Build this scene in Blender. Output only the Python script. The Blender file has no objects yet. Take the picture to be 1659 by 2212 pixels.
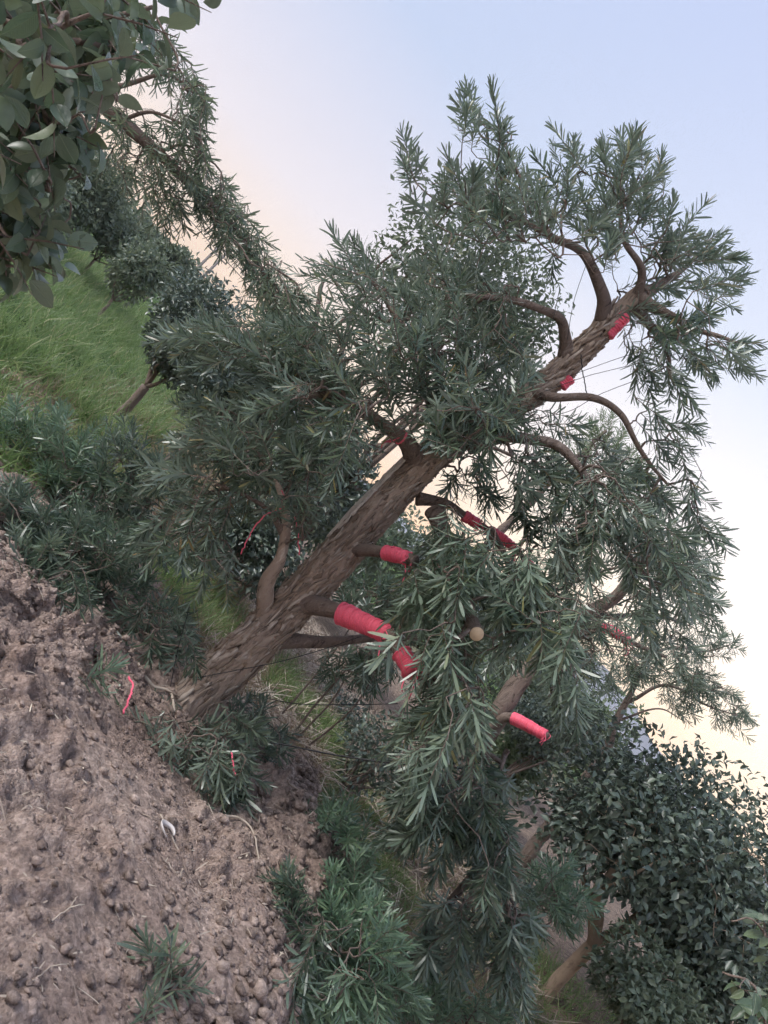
import bpy, bmesh, math, random
import numpy as np
from mathutils import Vector, Matrix

SEED = 7
rng = np.random.default_rng(SEED)
random.seed(SEED)
R = math.radians
sc = bpy.context.scene
col = sc.collection

# ------------------------------------------------------------------ camera (held tilted, world up is up-right in the frame)
EYE = np.array([0.0, 0.0, 1.5])
FPX = 769.0
ROLL = R(45)
cr, sr = math.cos(ROLL), math.sin(ROLL)
cam_d = bpy.data.cameras.new('camera')
cam = bpy.data.objects.new('camera', cam_d)
col.objects.link(cam)
cam_d.sensor_width = 36
cam_d.lens = FPX / 1024 * 36
cam_d.clip_start = 0.05
cam_d.clip_end = 8000
m = Matrix(((cr, -sr, 0, EYE[0]), (0, 0, -1, EYE[1]), (sr, cr, 0, EYE[2]), (0, 0, 0, 1)))
cam.matrix_world = m
sc.camera = cam

# ------------------------------------------------------------------ world: hazy evening sky, warm along the horizon, soft light from the open left
SUN_ROT = R(-108)
SUN_EL = R(38)
w = bpy.data.worlds.new('World')
sc.world = w
w.use_nodes = True
nt = w.node_tree
nt.nodes.clear()
out = nt.nodes.new('ShaderNodeOutputWorld')
bg = nt.nodes.new('ShaderNodeBackground')
sky = nt.nodes.new('ShaderNodeTexSky')
sky.sky_type = 'NISHITA'
sky.sun_disc = False
sky.sun_elevation = SUN_EL
sky.sun_rotation = SUN_ROT
sky.air_density = 1.0
sky.dust_density = 1.2
sky.ozone_density = 1.5
bg2 = nt.nodes.new('ShaderNodeBackground')
add = nt.nodes.new('ShaderNodeAddShader')
geo = nt.nodes.new('ShaderNodeTexCoord')
sep = nt.nodes.new('ShaderNodeSeparateXYZ')
ramp = nt.nodes.new('ShaderNodeValToRGB')
nt.links.new(geo.outputs['Generated'], sep.inputs[0])
nt.links.new(sep.outputs['Z'], ramp.inputs[0])
e = ramp.color_ramp.elements
e[0].position = 0.0
e[0].color = (1.25, 0.64, 0.22, 1)
e[1].position = 1.0
e[1].color = (0.49, 0.56, 0.78, 1)
for p, c in ((0.09, (0.97, 0.67, 0.44, 1)), (0.20, (0.78, 0.67, 0.66, 1)), (0.41, (0.50, 0.56, 0.72, 1)), (0.61, (0.49, 0.56, 0.78, 1))):
    k = e.new(p)
    k.color = c
# after-glow round the place where the sun goes down, right of centre
GLOW = Vector((math.sin(R(28)) * math.cos(R(4)), math.cos(R(28)) * math.cos(R(4)), math.sin(R(4))))
dotn = nt.nodes.new('ShaderNodeVectorMath')
dotn.operation = 'DOT_PRODUCT'
nt.links.new(geo.outputs['Generated'], dotn.inputs[0])
dotn.inputs[1].default_value = GLOW
mx_ = nt.nodes.new('ShaderNodeMath')
mx_.operation = 'MAXIMUM'
nt.links.new(dotn.outputs['Value'], mx_.inputs[0])
mx_.inputs[1].default_value = 0.0
pw = nt.nodes.new('ShaderNodeMath')
pw.operation = 'POWER'
nt.links.new(mx_.outputs[0], pw.inputs[0])
pw.inputs[1].default_value = 6.0
gl = nt.nodes.new('ShaderNodeVectorMath')
gl.operation = 'SCALE'
gl.inputs[0].default_value = (0.52, 0.44, 0.28)
nt.links.new(pw.outputs[0], gl.inputs['Scale'])
sm = nt.nodes.new('ShaderNodeVectorMath')
sm.operation = 'ADD'
nt.links.new(ramp.outputs[0], sm.inputs[0])
nt.links.new(gl.outputs[0], sm.inputs[1])
nt.links.new(sm.outputs[0], bg2.inputs[0])
bg2.inputs[1].default_value = 0.93
bg.inputs[1].default_value = 0.05
nt.links.new(sky.outputs[0], bg.inputs[0])
nt.links.new(bg.outputs[0], add.inputs[0])
nt.links.new(bg2.outputs[0], add.inputs[1])
nt.links.new(add.outputs[0], out.inputs[0])

fill_sun_d = bpy.data.lights.new('fill_sun', 'SUN')  # added soft fill standing in for open sky behind left; sunset lies ahead
fill_sun_d.energy = 3.1
fill_sun_d.angle = R(20)
fill_sun_d.color = (1.0, 0.965, 0.93)
fill_sun = bpy.data.objects.new('fill_sun', fill_sun_d)
col.objects.link(fill_sun)
sdir = Vector((math.sin(SUN_ROT) * math.cos(SUN_EL), math.cos(SUN_ROT) * math.cos(SUN_EL), math.sin(SUN_EL)))
fill_sun.rotation_euler = (-sdir).to_track_quat('-Z', 'Y').to_euler()
fill_sun.location = (0, 0, 12)

vs = sc.view_settings
vs.view_transform = 'Standard'
vs.look = 'None'
vs.exposure = 0.12
vs.gamma = 1.0
vs.use_curve_mapping = False
sc.render.engine = 'CYCLES'
sc.cycles.max_bounces = 7
sc.cycles.diffuse_bounces = 5
sc.cycles.glossy_bounces = 2
sc.cycles.transmission_bounces = 3
sc.cycles.volume_bounces = 0
sc.cycles.use_denoising = True
sc.cycles.use_adaptive_sampling = True
sc.cycles.adaptive_threshold = 0.04
sc.cycles.adaptive_min_samples = 12

# ------------------------------------------------------------------ helpers
S = 768 / 1659.0


def P(px, py, d):
    """point seen at (px, py) of the 1659 px wide view of the place, d metres ahead"""
    dx = px * S - 384
    dy = py * S - 512
    h = cr * dx + sr * dy
    v = sr * dx - cr * dy
    return np.array([h / FPX * d, d, EYE[2] + v / FPX * d])


def D(ix, iy, dep=0.0):
    a = np.array([cr * ix + sr * iy, dep, sr * ix - cr * iy])
    n = np.linalg.norm(a)
    return a / n if n > 1e-6 else np.array([0, 0, 1.0])


def project(p):
    q = np.asarray(p) - EYE
    d = np.maximum(q[..., 1], 1e-3)
    h = q[..., 0] / d * FPX
    v = q[..., 2] / d * FPX
    return (384 + cr * h + sr * v), (512 + sr * h - cr * v)


def unit(a):
    return a / np.maximum(np.linalg.norm(a, axis=-1, keepdims=True), 1e-9)


def hash3(i, j, k):
    n = (i * 374761393 + j * 668265263 + k * 2147483647 + 1013904223) & 0xFFFFFFFF
    n = ((n ^ (n >> 13)) * 1274126177) & 0xFFFFFFFF
    n = (n ^ (n >> 16)) & 0xFFFF
    return n / 65535.0


def vnoise(p):
    p = np.asarray(p, dtype=float)
    i = np.floor(p).astype(np.int64)
    f = p - i
    f = f * f * (3 - 2 * f)
    r = 0
    for a in (0, 1):
        for b in (0, 1):
            for c in (0, 1):
                wgt = (f[..., 0] if a else 1 - f[..., 0]) * (f[..., 1] if b else 1 - f[..., 1]) * (f[..., 2] if c else 1 - f[..., 2])
                r = r + wgt * hash3(i[..., 0] + a, i[..., 1] + b, i[..., 2] + c)
    return r * 2 - 1


def fbm(p, o=4, g=0.5):
    r = 0
    a = 1.0
    p = np.asarray(p, dtype=float)
    for k in range(o):
        r = r + a * vnoise(p * (2 ** k) + k * 17.3)
        a *= g
    return r


def mesh_tris(name, v, t):
    v = np.ascontiguousarray(v, dtype=np.float32).reshape(-1, 3)
    t = np.ascontiguousarray(t, dtype=np.int32).reshape(-1, 3)
    me = bpy.data.meshes.new(name)
    me.vertices.add(len(v))
    me.vertices.foreach_set('co', v.ravel())
    me.loops.add(t.size)
    me.loops.foreach_set('vertex_index', t.ravel())
    me.polygons.add(len(t))
    me.polygons.foreach_set('loop_start', np.arange(0, t.size, 3, dtype=np.int32))
    me.update(calc_edges=True)
    return me


def link(name, me, mat, parent=None, smooth=False):
    o = bpy.data.objects.new(name, me)
    if mat is not None and len(me.materials) == 0:
        me.materials.append(mat)
    if smooth:
        me.polygons.foreach_set('use_smooth', np.ones(len(me.polygons), dtype=bool))
    col.objects.link(o)
    if parent is not None:
        o.parent = parent
    return o


def tag(o, label=None, cat=None, group=None, kind=None):
    if label:
        o['label'] = label
    if cat:
        o['category'] = cat
    if group:
        o['group'] = group
    if kind:
        o['kind'] = kind
    return o


def thing(name, label, cat, loc, group=None):
    o = bpy.data.objects.new(name, None)
    o.empty_display_size = 0.1
    o.location = [float(c) for c in loc]
    col.objects.link(o)
    return tag(o, label, cat, group)


class MB:
    def __init__(s):
        s.v = []
        s.t = []
        s.n = 0

    def add(s, v, t):
        v = np.asarray(v, dtype=float).reshape(-1, 3)
        s.v.append(v)
        s.t.append(np.asarray(t, dtype=np.int64).reshape(-1, 3) + s.n)
        s.n += len(v)

    def mesh(s, name, origin=(0, 0, 0)):
        return mesh_tris(name, np.concatenate(s.v) - np.asarray(origin), np.concatenate(s.t))

    def build(s, name, mat, parent=None, origin=None, smooth=True):
        if origin is None:
            origin = tuple(parent.location) if parent is not None and parent.parent is None else (0, 0, 0)
        return link(name, s.mesh(name, origin), mat, parent, smooth)


def catmull(pts, n):
    pts = np.asarray(pts, dtype=float)
    if len(pts) == 2:
        u = np.linspace(0, 1, n)[:, None]
        return pts[0] * (1 - u) + pts[1] * u
    q = np.vstack([2 * pts[0] - pts[1], pts, 2 * pts[-1] - pts[-2]])
    seg = np.linalg.norm(np.diff(pts, axis=0), axis=1)
    cum = np.concatenate([[0], np.cumsum(seg)])
    res = []
    for s_ in np.linspace(0, cum[-1], n):
        i = min(max(np.searchsorted(cum, s_) - 1, 0), len(pts) - 2)
        t = (s_ - cum[i]) / max(seg[i], 1e-9)
        a, b, c, d = q[i], q[i + 1], q[i + 2], q[i + 3]
        res.append(0.5 * ((2 * b) + (-a + c) * t + (2 * a - 5 * b + 4 * c - d) * t * t + (-a + 3 * b - 3 * c + d) * t ** 3))
    return np.array(res)


def frames(path):
    tg = np.gradient(path, axis=0)
    tg = unit(tg)
    u = np.cross(tg[0], [0.3, 1, 0.1])
    u = u / np.linalg.norm(u)
    U = []
    for t in tg:
        u = u - t * np.dot(u, t)
        u = u / max(np.linalg.norm(u), 1e-9)
        U.append(u.copy())
    U = np.array(U)
    return tg, U, np.cross(tg, U)


def tube(mb, path, rad, sides=8, disp=None, cap=True):
    path = np.asarray(path, dtype=float)
    n = len(path)
    tg, U, W = frames(path)
    rad = np.broadcast_to(np.asarray(rad, dtype=float), (n,))
    th = np.linspace(0, 2 * math.pi, sides, endpoint=False)
    ring = np.cos(th)[None, :, None] * U[:, None, :] + np.sin(th)[None, :, None] * W[:, None, :]
    rr = rad[:, None, None] * np.ones((n, sides, 1))
    v = path[:, None, :] + ring * rr
    if disp is not None:
        v = v + ring * disp(v, rad[:, None])[..., None]
    i = np.arange(n - 1)[:, None] * sides
    j = np.arange(sides)[None, :]
    j2 = (j + 1) % sides
    a, b, c, d = i + j, i + j2, i + sides + j2, i + sides + j
    t = np.concatenate([np.stack([a, b, c], -1).reshape(-1, 3), np.stack([a, c, d], -1).reshape(-1, 3)])
    v = v.reshape(-1, 3)
    if cap:
        v = np.vstack([v, path[0], path[-1]])
        k = n * sides
        jj = np.arange(sides)
        t = np.vstack([t, np.stack([np.full(sides, k), (jj + 1) % sides, jj], -1),
                       np.stack([np.full(sides, k + 1), (n - 1) * sides + jj, (n - 1) * sides + (jj + 1) % sides], -1)])
    mb.add(v, t)


# ------------------------------------------------------------------ materials
def newmat(name):
    mt = bpy.data.materials.new(name)
    mt.use_nodes = True
    n = mt.node_tree
    n.nodes.clear()
    o = n.nodes.new('ShaderNodeOutputMaterial')
    b = n.nodes.new('ShaderNodeBsdfPrincipled')
    n.links.new(b.outputs[0], o.inputs[0])
    return mt, n, b, o


def ramp_node(n, stops):
    r = n.nodes.new('ShaderNodeValToRGB')
    el = r.color_ramp.elements
    el[0].position, el[0].color = stops[0][0], (*stops[0][1], 1)
    el[1].position, el[1].color = stops[-1][0], (*stops[-1][1], 1)
    for p, c in stops[1:-1]:
        k = el.new(p)
        k.color = (*c, 1)
    return r


def math_node(n, op, a, b=None):
    k = n.nodes.new('ShaderNodeMath')
    k.operation = op
    for i, x in enumerate((a, b)):
        if x is None:
            continue
        if isinstance(x, (int, float)):
            k.inputs[i].default_value = x
        else:
            n.links.new(x, k.inputs[i])
    return k.outputs[0]


def mix_node(n, f, a, b):
    k = n.nodes.new('ShaderNodeMix')
    k.data_type = 'RGBA'
    for sock, x in ((k.inputs[0], f), (k.inputs[6], a), (k.inputs[7], b)):
        if isinstance(x, (int, float)):
            sock.default_value = x
        elif isinstance(x, tuple):
            sock.default_value = (*x, 1)
        else:
            n.links.new(x, sock)
    return k.outputs[2]


def noise_node(n, scale, detail=4, vec=None, rough=0.55, dist=0.0):
    k = n.nodes.new('ShaderNodeTexNoise')
    k.inputs['Scale'].default_value = scale
    k.inputs['Detail'].default_value = detail
    k.inputs['Roughness'].default_value = rough
    k.inputs['Distortion'].default_value = dist
    if vec is not None:
        n.links.new(vec, k.inputs['Vector'])
    return k.outputs[0]


def pos_node(n):
    return n.nodes.new('ShaderNodeNewGeometry').outputs['Position']


def leaf_mat(name, stops, back, rough=0.31, trans=0.26, spec=0.65):
    mt, n, b, o = newmat(name)
    g = n.nodes.new('ShaderNodeNewGeometry')
    oi = n.nodes.new('ShaderNodeObjectInfo')
    f = math_node(n, 'FRACT', math_node(n, 'ADD', g.outputs['Random Per Island'], oi.outputs['Random']))
    r = ramp_node(n, stops)
    n.links.new(f, r.inputs[0])
    c = mix_node(n, g.outputs['Backfacing'], r.outputs[0], mix_node(n, 0.6, r.outputs[0], back))
    nz = noise_node(n, 60, 2)
    hs = n.nodes.new('ShaderNodeHueSaturation')
    n.links.new(c, hs.inputs['Color'])
    n.links.new(math_node(n, 'ADD', math_node(n, 'MULTIPLY', nz, 0.6), 0.7), hs.inputs['Value'])
    n.links.new(hs.outputs[0], b.inputs['Base Color'])
    b.inputs['Roughness'].default_value = rough
    b.inputs['Specular IOR Level'].default_value = spec
    if trans > 0:
        tr = n.nodes.new('ShaderNodeBsdfTranslucent')
        hs2 = n.nodes.new('ShaderNodeHueSaturation')
        n.links.new(hs.outputs[0], hs2.inputs['Color'])
        hs2.inputs['Value'].default_value = 1.6
        n.links.new(hs2.outputs[0], tr.inputs['Color'])
        mx = n.nodes.new('ShaderNodeMixShader')
        mx.inputs[0].default_value = trans
        n.links.new(b.outputs[0], mx.inputs[1])
        n.links.new(tr.outputs[0], mx.inputs[2])
        n.links.new(mx.outputs[0], o.inputs[0])
    return mt


POD = leaf_mat('podocarpus_leaf', [(0, (.062, .098, .072)), (.45, (.092, .138, .092)), (.8, (.122, .172, .108)), (.955, (.165, .215, .122)), (.975, (.26, .26, .10)), (1, (.30, .21, .10))], (.20, .25, .20))
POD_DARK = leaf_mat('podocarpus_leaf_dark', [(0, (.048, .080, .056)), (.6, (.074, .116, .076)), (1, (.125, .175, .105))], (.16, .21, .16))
POD_GREEN = leaf_mat('podocarpus_leaf_fresh', [(0, (.085, .150, .090)), (.6, (.13, .215, .13)), (1, (.20, .28, .16))], (.2, .28, .2))
POD_FAR = leaf_mat('podocarpus_leaf_far', [(0, (.078, .112, .080)), (.6, (.112, .156, .106)), (1, (.18, .22, .135))], (.19, .24, .19))
CAM = leaf_mat('camellia_leaf', [(0, (.070, .108, .068)), (.6, (.10, .145, .088)), (1, (.15, .195, .10))], (.22, .27, .19), rough=.32, trans=.15)
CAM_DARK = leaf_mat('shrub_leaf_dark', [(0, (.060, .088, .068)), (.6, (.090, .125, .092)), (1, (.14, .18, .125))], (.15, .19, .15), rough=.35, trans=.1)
BUSH = leaf_mat('bush_leaf', [(0, (.085, .12, .080)), (.6, (.125, .165, .105)), (1, (.19, .23, .14))], (.19, .23, .16), rough=.45)
POD_LIGHT = leaf_mat('podocarpus_leaf_pale', [(0, (.080, .125, .088)), (.5, (.115, .17, .118)), (.9, (.165, .225, .145)), (1, (.30, .29, .12))], (.22, .28, .21))  # paler green ramp for the low hanging shoots right of the trunk
BOUGH = leaf_mat('podocarpus_leaf_bough', [(0, (.085, .125, .088)), (.6, (.13, .175, .118)), (1, (.21, .25, .15))], (.2, .25, .18))
def veined(mt):
    # midrib and side veins along each leaf's own axes
    n = mt.node_tree
    b = next(q for q in n.nodes if q.type == 'BSDF_PRINCIPLED')
    tc = n.nodes.new('ShaderNodeTexCoord')
    sp = n.nodes.new('ShaderNodeSeparateXYZ')
    n.links.new(tc.outputs['Object'], sp.inputs[0])
    axx = math_node(n, 'ABSOLUTE', sp.outputs['X'])
    rib = math_node(n, 'MAXIMUM', math_node(n, 'SUBTRACT', 1, math_node(n, 'MULTIPLY', axx, 70)), 0)
    ph = math_node(n, 'MULTIPLY', math_node(n, 'SUBTRACT', sp.outputs['Y'], math_node(n, 'MULTIPLY', axx, .9)), 62)
    vein = math_node(n, 'POWER', math_node(n, 'ABSOLUTE', math_node(n, 'SINE', ph)), 9)
    old = b.inputs['Base Color'].links[0].from_socket
    blot = noise_node(n, 5.0, 4, tc.outputs['Object'])
    c = mix_node(n, math_node(n, 'MULTIPLY', rib, .55), old, (.26, .32, .18))
    c = mix_node(n, math_node(n, 'MULTIPLY', vein, .12), c, (.22, .28, .16))
    sp2 = ramp_node(n, [(.66, (0, 0, 0)), (.74, (1, 1, 1))])
    n.links.new(blot, sp2.inputs[0])
    c = mix_node(n, math_node(n, 'MULTIPLY', sp2.outputs[0], .35), c, (.16, .12, .07))
    n.links.new(c, b.inputs['Base Color'])
    bp = n.nodes.new('ShaderNodeBump')
    bp.inputs['Strength'].default_value = .5
    bp.inputs['Distance'].default_value = .004
    n.links.new(math_node(n, 'ADD', math_node(n, 'MULTIPLY', rib, -1), math_node(n, 'ADD', math_node(n, 'MULTIPLY', vein, -.35), blot)), bp.inputs['Height'])
    n.links.new(bp.outputs[0], b.inputs['Normal'])
    return mt


CAM_VEIN = veined(leaf_mat('camellia_leaf_veined', [(0, (.065, .105, .062)), (.6, (.095, .142, .080)), (1, (.145, .19, .095))], (.20, .25, .17), rough=.26, trans=.15))
BUSH_PALE = leaf_mat('bush_leaf_pale', [(0, (.085, .13, .070)), (.6, (.13, .19, .095)), (1, (.20, .24, .12))], (.18, .23, .14), rough=.5)
GRASS = leaf_mat('grass_blade', [(0, (.085, .145, .050)), (.55, (.145, .235, .080)), (.80, (.22, .30, .11)), (.90, (.30, .33, .15)), (1, (.46, .40, .24))], (.18, .26, .10), rough=.5, trans=.35)
GRASS_DRY = leaf_mat('dry_grass_blade', [(0, (.19, .13, .085)), (.6, (.30, .22, .14)), (.85, (.40, .31, .20)), (1, (.20, .25, .07))], (.34, .27, .18), rough=.7, trans=.2)
STRAW = leaf_mat('straw', [(0, (.24, .18, .14)), (.6, (.42, .34, .27)), (1, (.62, .54, .42))], (.35, .28, .2), rough=.7, trans=0)


def bark_mat(name, dark, mid, light, sc_=9.0, stretch=0.22, bump=0.6):
    mt, n, b, o = newmat(name)
    tc = n.nodes.new('ShaderNodeTexCoord')
    mp = n.nodes.new('ShaderNodeMapping')
    mp.inputs['Scale'].default_value = (1, 1, stretch)
    n.links.new(tc.outputs['Object'], mp.inputs[0])
    a = noise_node(n, sc_, 6, mp.outputs[0], .62, .9)
    f = noise_node(n, sc_ * 6, 4, mp.outputs[0], .6, .4)
    r = ramp_node(n, [(.36, dark), (.46, mid), (.56, mid), (.68, light)])
    n.links.new(math_node(n, 'ADD', math_node(n, 'MULTIPLY', a, .75), math_node(n, 'MULTIPLY', f, .25)), r.inputs[0])
    big = noise_node(n, 2.3, 3, tc.outputs['Object'])
    hs = n.nodes.new('ShaderNodeHueSaturation')
    n.links.new(r.outputs[0], hs.inputs['Color'])
    n.links.new(math_node(n, 'ADD', math_node(n, 'MULTIPLY', big, .8), .6), hs.inputs['Value'])
    n.links.new(hs.outputs[0], b.inputs['Base Color'])
    b.inputs['Roughness'].default_value = .9
    b.inputs['Specular IOR Level'].default_value = .2
    bp = n.nodes.new('ShaderNodeBump')
    bp.inputs['Strength'].default_value = bump
    bp.inputs['Distance'].default_value = .02
    n.links.new(math_node(n, 'ADD', a, math_node(n, 'MULTIPLY', f, .5)), bp.inputs['Height'])
    n.links.new(bp.outputs[0], b.inputs['Normal'])
    return mt


BARK = bark_mat('podocarpus_bark', (.070, .053, .044), (.42, .33, .265), (.78, .69, .60), 17, .28, 1.0)
BARK_THIN = bark_mat('podocarpus_limb_bark', (.085, .066, .057), (.22, .172, .145), (.36, .30, .26), 26, .25, .9)
BARK_SMOOTH = bark_mat('camellia_bark', (.24, .175, .135), (.38, .29, .22), (.48, .39, .31), 6, .5, .25)


def plain(name, c, rough=.6, spec=.4, var=.25, scale=40, bump=0.0, metallic=0.0):
    mt, n, b, o = newmat(name)
    tc = n.nodes.new('ShaderNodeTexCoord')
    z = noise_node(n, scale, 4, tc.outputs['Object'])
    hs = n.nodes.new('ShaderNodeHueSaturation')
    hs.inputs['Color'].default_value = (*c, 1)
    n.links.new(math_node(n, 'ADD', math_node(n, 'MULTIPLY', z, 2 * var), 1 - var), hs.inputs['Value'])
    n.links.new(hs.outputs[0], b.inputs['Base Color'])
    b.inputs['Roughness'].default_value = rough
    b.inputs['Specular IOR Level'].default_value = spec
    b.inputs['Metallic'].default_value = metallic
    if bump:
        bp = n.nodes.new('ShaderNodeBump')
        bp.inputs['Strength'].default_value = bump
        bp.inputs['Distance'].default_value = .01
        n.links.new(z, bp.inputs['Height'])
        n.links.new(bp.outputs[0], b.inputs['Normal'])
    return mt


TWINE = plain('red_twine', (.92, .155, .235), .5, .4, .28, 120)
WIRE = plain('black_wire', (.025, .025, .027), .5, .4, .2)
CUTWOOD = plain('cut_wood', (.66, .50, .33), .7, .3, .2, 60)
PALE = plain('pale_shell', (.62, .57, .54), .5, .4, .2, 30)
POLE = plain('pole_concrete', (.30, .27, .25), .8, .2, .2)
FIBRE = plain('peeled_fibre', (.66, .60, .53), .9, .2, .3, 80)


def soil_mat(name, clod=False):
    mt, n, b, o = newmat(name)
    p = pos_node(n)
    a = noise_node(n, 1.6, 6, p, .65, .6)
    f = noise_node(n, 42, 8, p, .75)
    r = ramp_node(n, [(.34, (.15, .104, .084)), (.48, (.33, .247, .205)), (.66, (.54, .43, .365))])
    n.links.new(math_node(n, 'ADD', math_node(n, 'MULTIPLY', a, .5), math_node(n, 'MULTIPLY', f, .5)), r.inputs[0])
    c = r.outputs[0]
    if not clod:
        # away from the dug plot: weedy earth, then green hillside; a mask by place, broken by noise
        sp = n.nodes.new('ShaderNodeSeparateXYZ')
        n.links.new(p, sp.inputs[0])
        wob = math_node(n, 'MULTIPLY', math_node(n, 'SUBTRACT', noise_node(n, .9, 4, p), .5), 3.0)
        lit = ramp_node(n, [(.35, (.13, .095, .075)), (.55, (.26, .195, .15)), (.7, (.38, .295, .23))])
        n.links.new(noise_node(n, 14, 6, p, .75, 1.0), lit.inputs[0])
        far = math_node(n, 'MINIMUM', math_node(n, 'MAXIMUM', math_node(n, 'SUBTRACT', math_node(n, 'ADD', sp.outputs['Y'], wob), 5.2), 0), 1)
        c = mix_node(n, far, c, lit.outputs[0])
        gr = ramp_node(n, [(.3, (.035, .06, .02)), (.6, (.07, .12, .035)), (.75, (.13, .15, .06))])
        n.links.new(noise_node(n, 3.0, 5, p, .7), gr.inputs[0])
        left = math_node(n, 'SUBTRACT', math_node(n, 'MULTIPLY', sp.outputs['X'], -1), 1.6)
        gm = math_node(n, 'MINIMUM', math_node(n, 'MAXIMUM', math_node(n, 'MULTIPLY', math_node(n, 'MINIMUM', math_node(n, 'ADD', left, wob), math_node(n, 'SUBTRACT', sp.outputs['Y'], 7)), .8), 0), 1)
        farg = math_node(n, 'MINIMUM', math_node(n, 'MAXIMUM', math_node(n, 'MULTIPLY', math_node(n, 'SUBTRACT', sp.outputs['Y'], 16), .2), 0), 1)
        c = mix_node(n, math_node(n, 'MAXIMUM', gm, farg), c, gr.outputs[0])
    if clod:
        g = n.nodes.new('ShaderNodeNewGeometry')
        oi = n.nodes.new('ShaderNodeObjectInfo')
        fr_ = math_node(n, 'FRACT', math_node(n, 'ADD', g.outputs['Random Per Island'], oi.outputs['Random']))
        hs = n.nodes.new('ShaderNodeHueSaturation')
        n.links.new(c, hs.inputs['Color'])
        n.links.new(math_node(n, 'ADD', math_node(n, 'MULTIPLY', fr_, .62), .62), hs.inputs['Value'])
        hs.inputs['Saturation'].default_value = .92
        c = hs.outputs[0]
    n.links.new(c, b.inputs['Base Color'])
    b.inputs['Roughness'].default_value = .95
    b.inputs['Specular IOR Level'].default_value = .15
    bp = n.nodes.new('ShaderNodeBump')
    bp.inputs['Strength'].default_value = 1.0
    bp.inputs['Distance'].default_value = .022
    hgt = math_node(n, 'MULTIPLY', f, .8)
    lump_ = math_node(n, 'MINIMUM', math_node(n, 'MAXIMUM', math_node(n, 'MULTIPLY', math_node(n, 'SUBTRACT', noise_node(n, 1.9, 3, p), .40), 5.0), .12), 1)
    for scl, amp in ((46, .55), (115, .35)):
        vo = n.nodes.new('ShaderNodeTexVoronoi')
        vo.inputs['Scale'].default_value = scl
        n.links.new(p, vo.inputs['Vector'])
        hgt = math_node(n, 'SUBTRACT', hgt, math_node(n, 'MULTIPLY', math_node(n, 'MULTIPLY', vo.outputs['Distance'], amp), lump_))
        sx = n.nodes.new('ShaderNodeSeparateXYZ')
        n.links.new(vo.outputs['Color'], sx.inputs[0])
        hv = n.nodes.new('ShaderNodeHueSaturation')
        n.links.new(c, hv.inputs['Color'])
        n.links.new(math_node(n, 'ADD', math_node(n, 'MULTIPLY', sx.outputs[0], .45), .80), hv.inputs['Value'])
        c = hv.outputs[0]
    n.links.new(c, b.inputs['Base Color'])
    n.links.new(hgt, bp.inputs['Height'])
    n.links.new(bp.outputs[0], b.inputs['Normal'])
    return mt


SOIL = soil_mat('soil')
CLOD = soil_mat('soil_clod', True)

# ------------------------------------------------------------------ terrain
def sstep(a, b, x):
    t = np.clip((x - a) / (b - a), 0, 1)
    return t * t * (3 - 2 * t)


def edge_x(y):
    return 0.93 + 0.10 * np.sin(y * 2.1 + .5) + 0.05 * np.sin(y * 5.3)


def terrain(x, y, fine=True):
    x = np.asarray(x, dtype=float)
    y = np.asarray(y, dtype=float)
    p = np.stack([x, y, x * 0], -1)
    z = 0.06 * vnoise(p * .7)
    # dug plot with a small heap of spoil at the left
    z = z + .10 * np.exp(-((x + .75) / .50) ** 2 - ((y - 3.25) / .65) ** 2)
    z = z + .06 * np.exp(-((x + .15) / .5) ** 2 - ((y - 4.3) / .5) ** 2)
    z = z + .05 * np.exp(-((x - edge_x(y) + .2) / .18) ** 2) * sstep(2.2, 2.8, y) * (1 - sstep(4.6, 5.0, y))
    # bank down to the lower terrace at the right
    bank = sstep(0, .34, x - edge_x(y) - .25 * np.maximum(y - 5.2, 0) * 0)
    low = -.46 + .10 * np.clip(x - 2.0, 0, 3.5)
    z = z * (1 - bank) + bank * (low + .05 * vnoise(p * 1.3))
    back = sstep(4.7, 6.3, y) * (1 - bank)
    z = z - .22 * back * sstep(-1.6, .2, x)
    # left terrace climbs away from us
    z = z + .030 * np.clip(y - 9, 0, 40) * sstep(-1.0, -4.0, x) + .03 * np.clip(-x - 6, 0, 30) * sstep(7, 14, y)
    z = z + np.clip(y - 14, 0, 60) * .012 * sstep(0, 5, x)
    far = sstep(70, 160, np.hypot(x, y))
    z = z * (1 - far) - 6 * far
    if fine:
        near = sstep(8, 4, np.hypot(x - 0, y - 3))
        rough = .034 * fbm(p * 5.5, 3) + .030 * fbm(p * 17, 2, .7) + .020 * np.abs(vnoise(p * 36 + 2))
        clodm = sstep(-.2, .5, vnoise(p * 1.9 + 3.1)) + .35 + 1.2 * np.exp(-((x + .95) / .6) ** 2 - ((y - 3.5) / .8) ** 2)
        z = z + near * rough * clodm
        crack = np.abs(vnoise(p * 2.6 + 9.1))
        z = z - near * .035 * np.clip(1 - crack / .07, 0, 1) * sstep(.25, .7, x) * (1 - bank)
    return z


def axis(lo, hi, step, far, grow=1.16):
    a = list(np.arange(lo, hi, step))
    s_ = step
    b = [a[-1]]
    while b[-1] < far:
        s_ *= grow
        b.append(b[-1] + s_)
    s_ = step
    c = [a[0]]
    while c[-1] > -far:
        s_ *= grow
        c.append(c[-1] - s_)
    return np.array(c[:0:-1] + a + b[1:])


ax = axis(-2.0, 2.0, .020, 3000)
ay = axis(1.3, 5.3, .020, 3000)
gx, gy = np.meshgrid(ax, ay)
gz = terrain(gx, gy)
gv = np.stack([gx, gy, gz], -1).reshape(-1, 3)
nx, ny = len(ax), len(ay)
i = (np.arange(ny - 1)[:, None] * nx + np.arange(nx - 1)[None, :]).ravel()
gt = np.concatenate([np.stack([i, i + 1, i + nx + 1], -1), np.stack([i, i + nx + 1, i + nx], -1)])
ground = tag(link('ground', mesh_tris('ground', gv, gt), SOIL, None, True), 'brown dug soil and hillside terraces under the trees', kind='structure')


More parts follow.
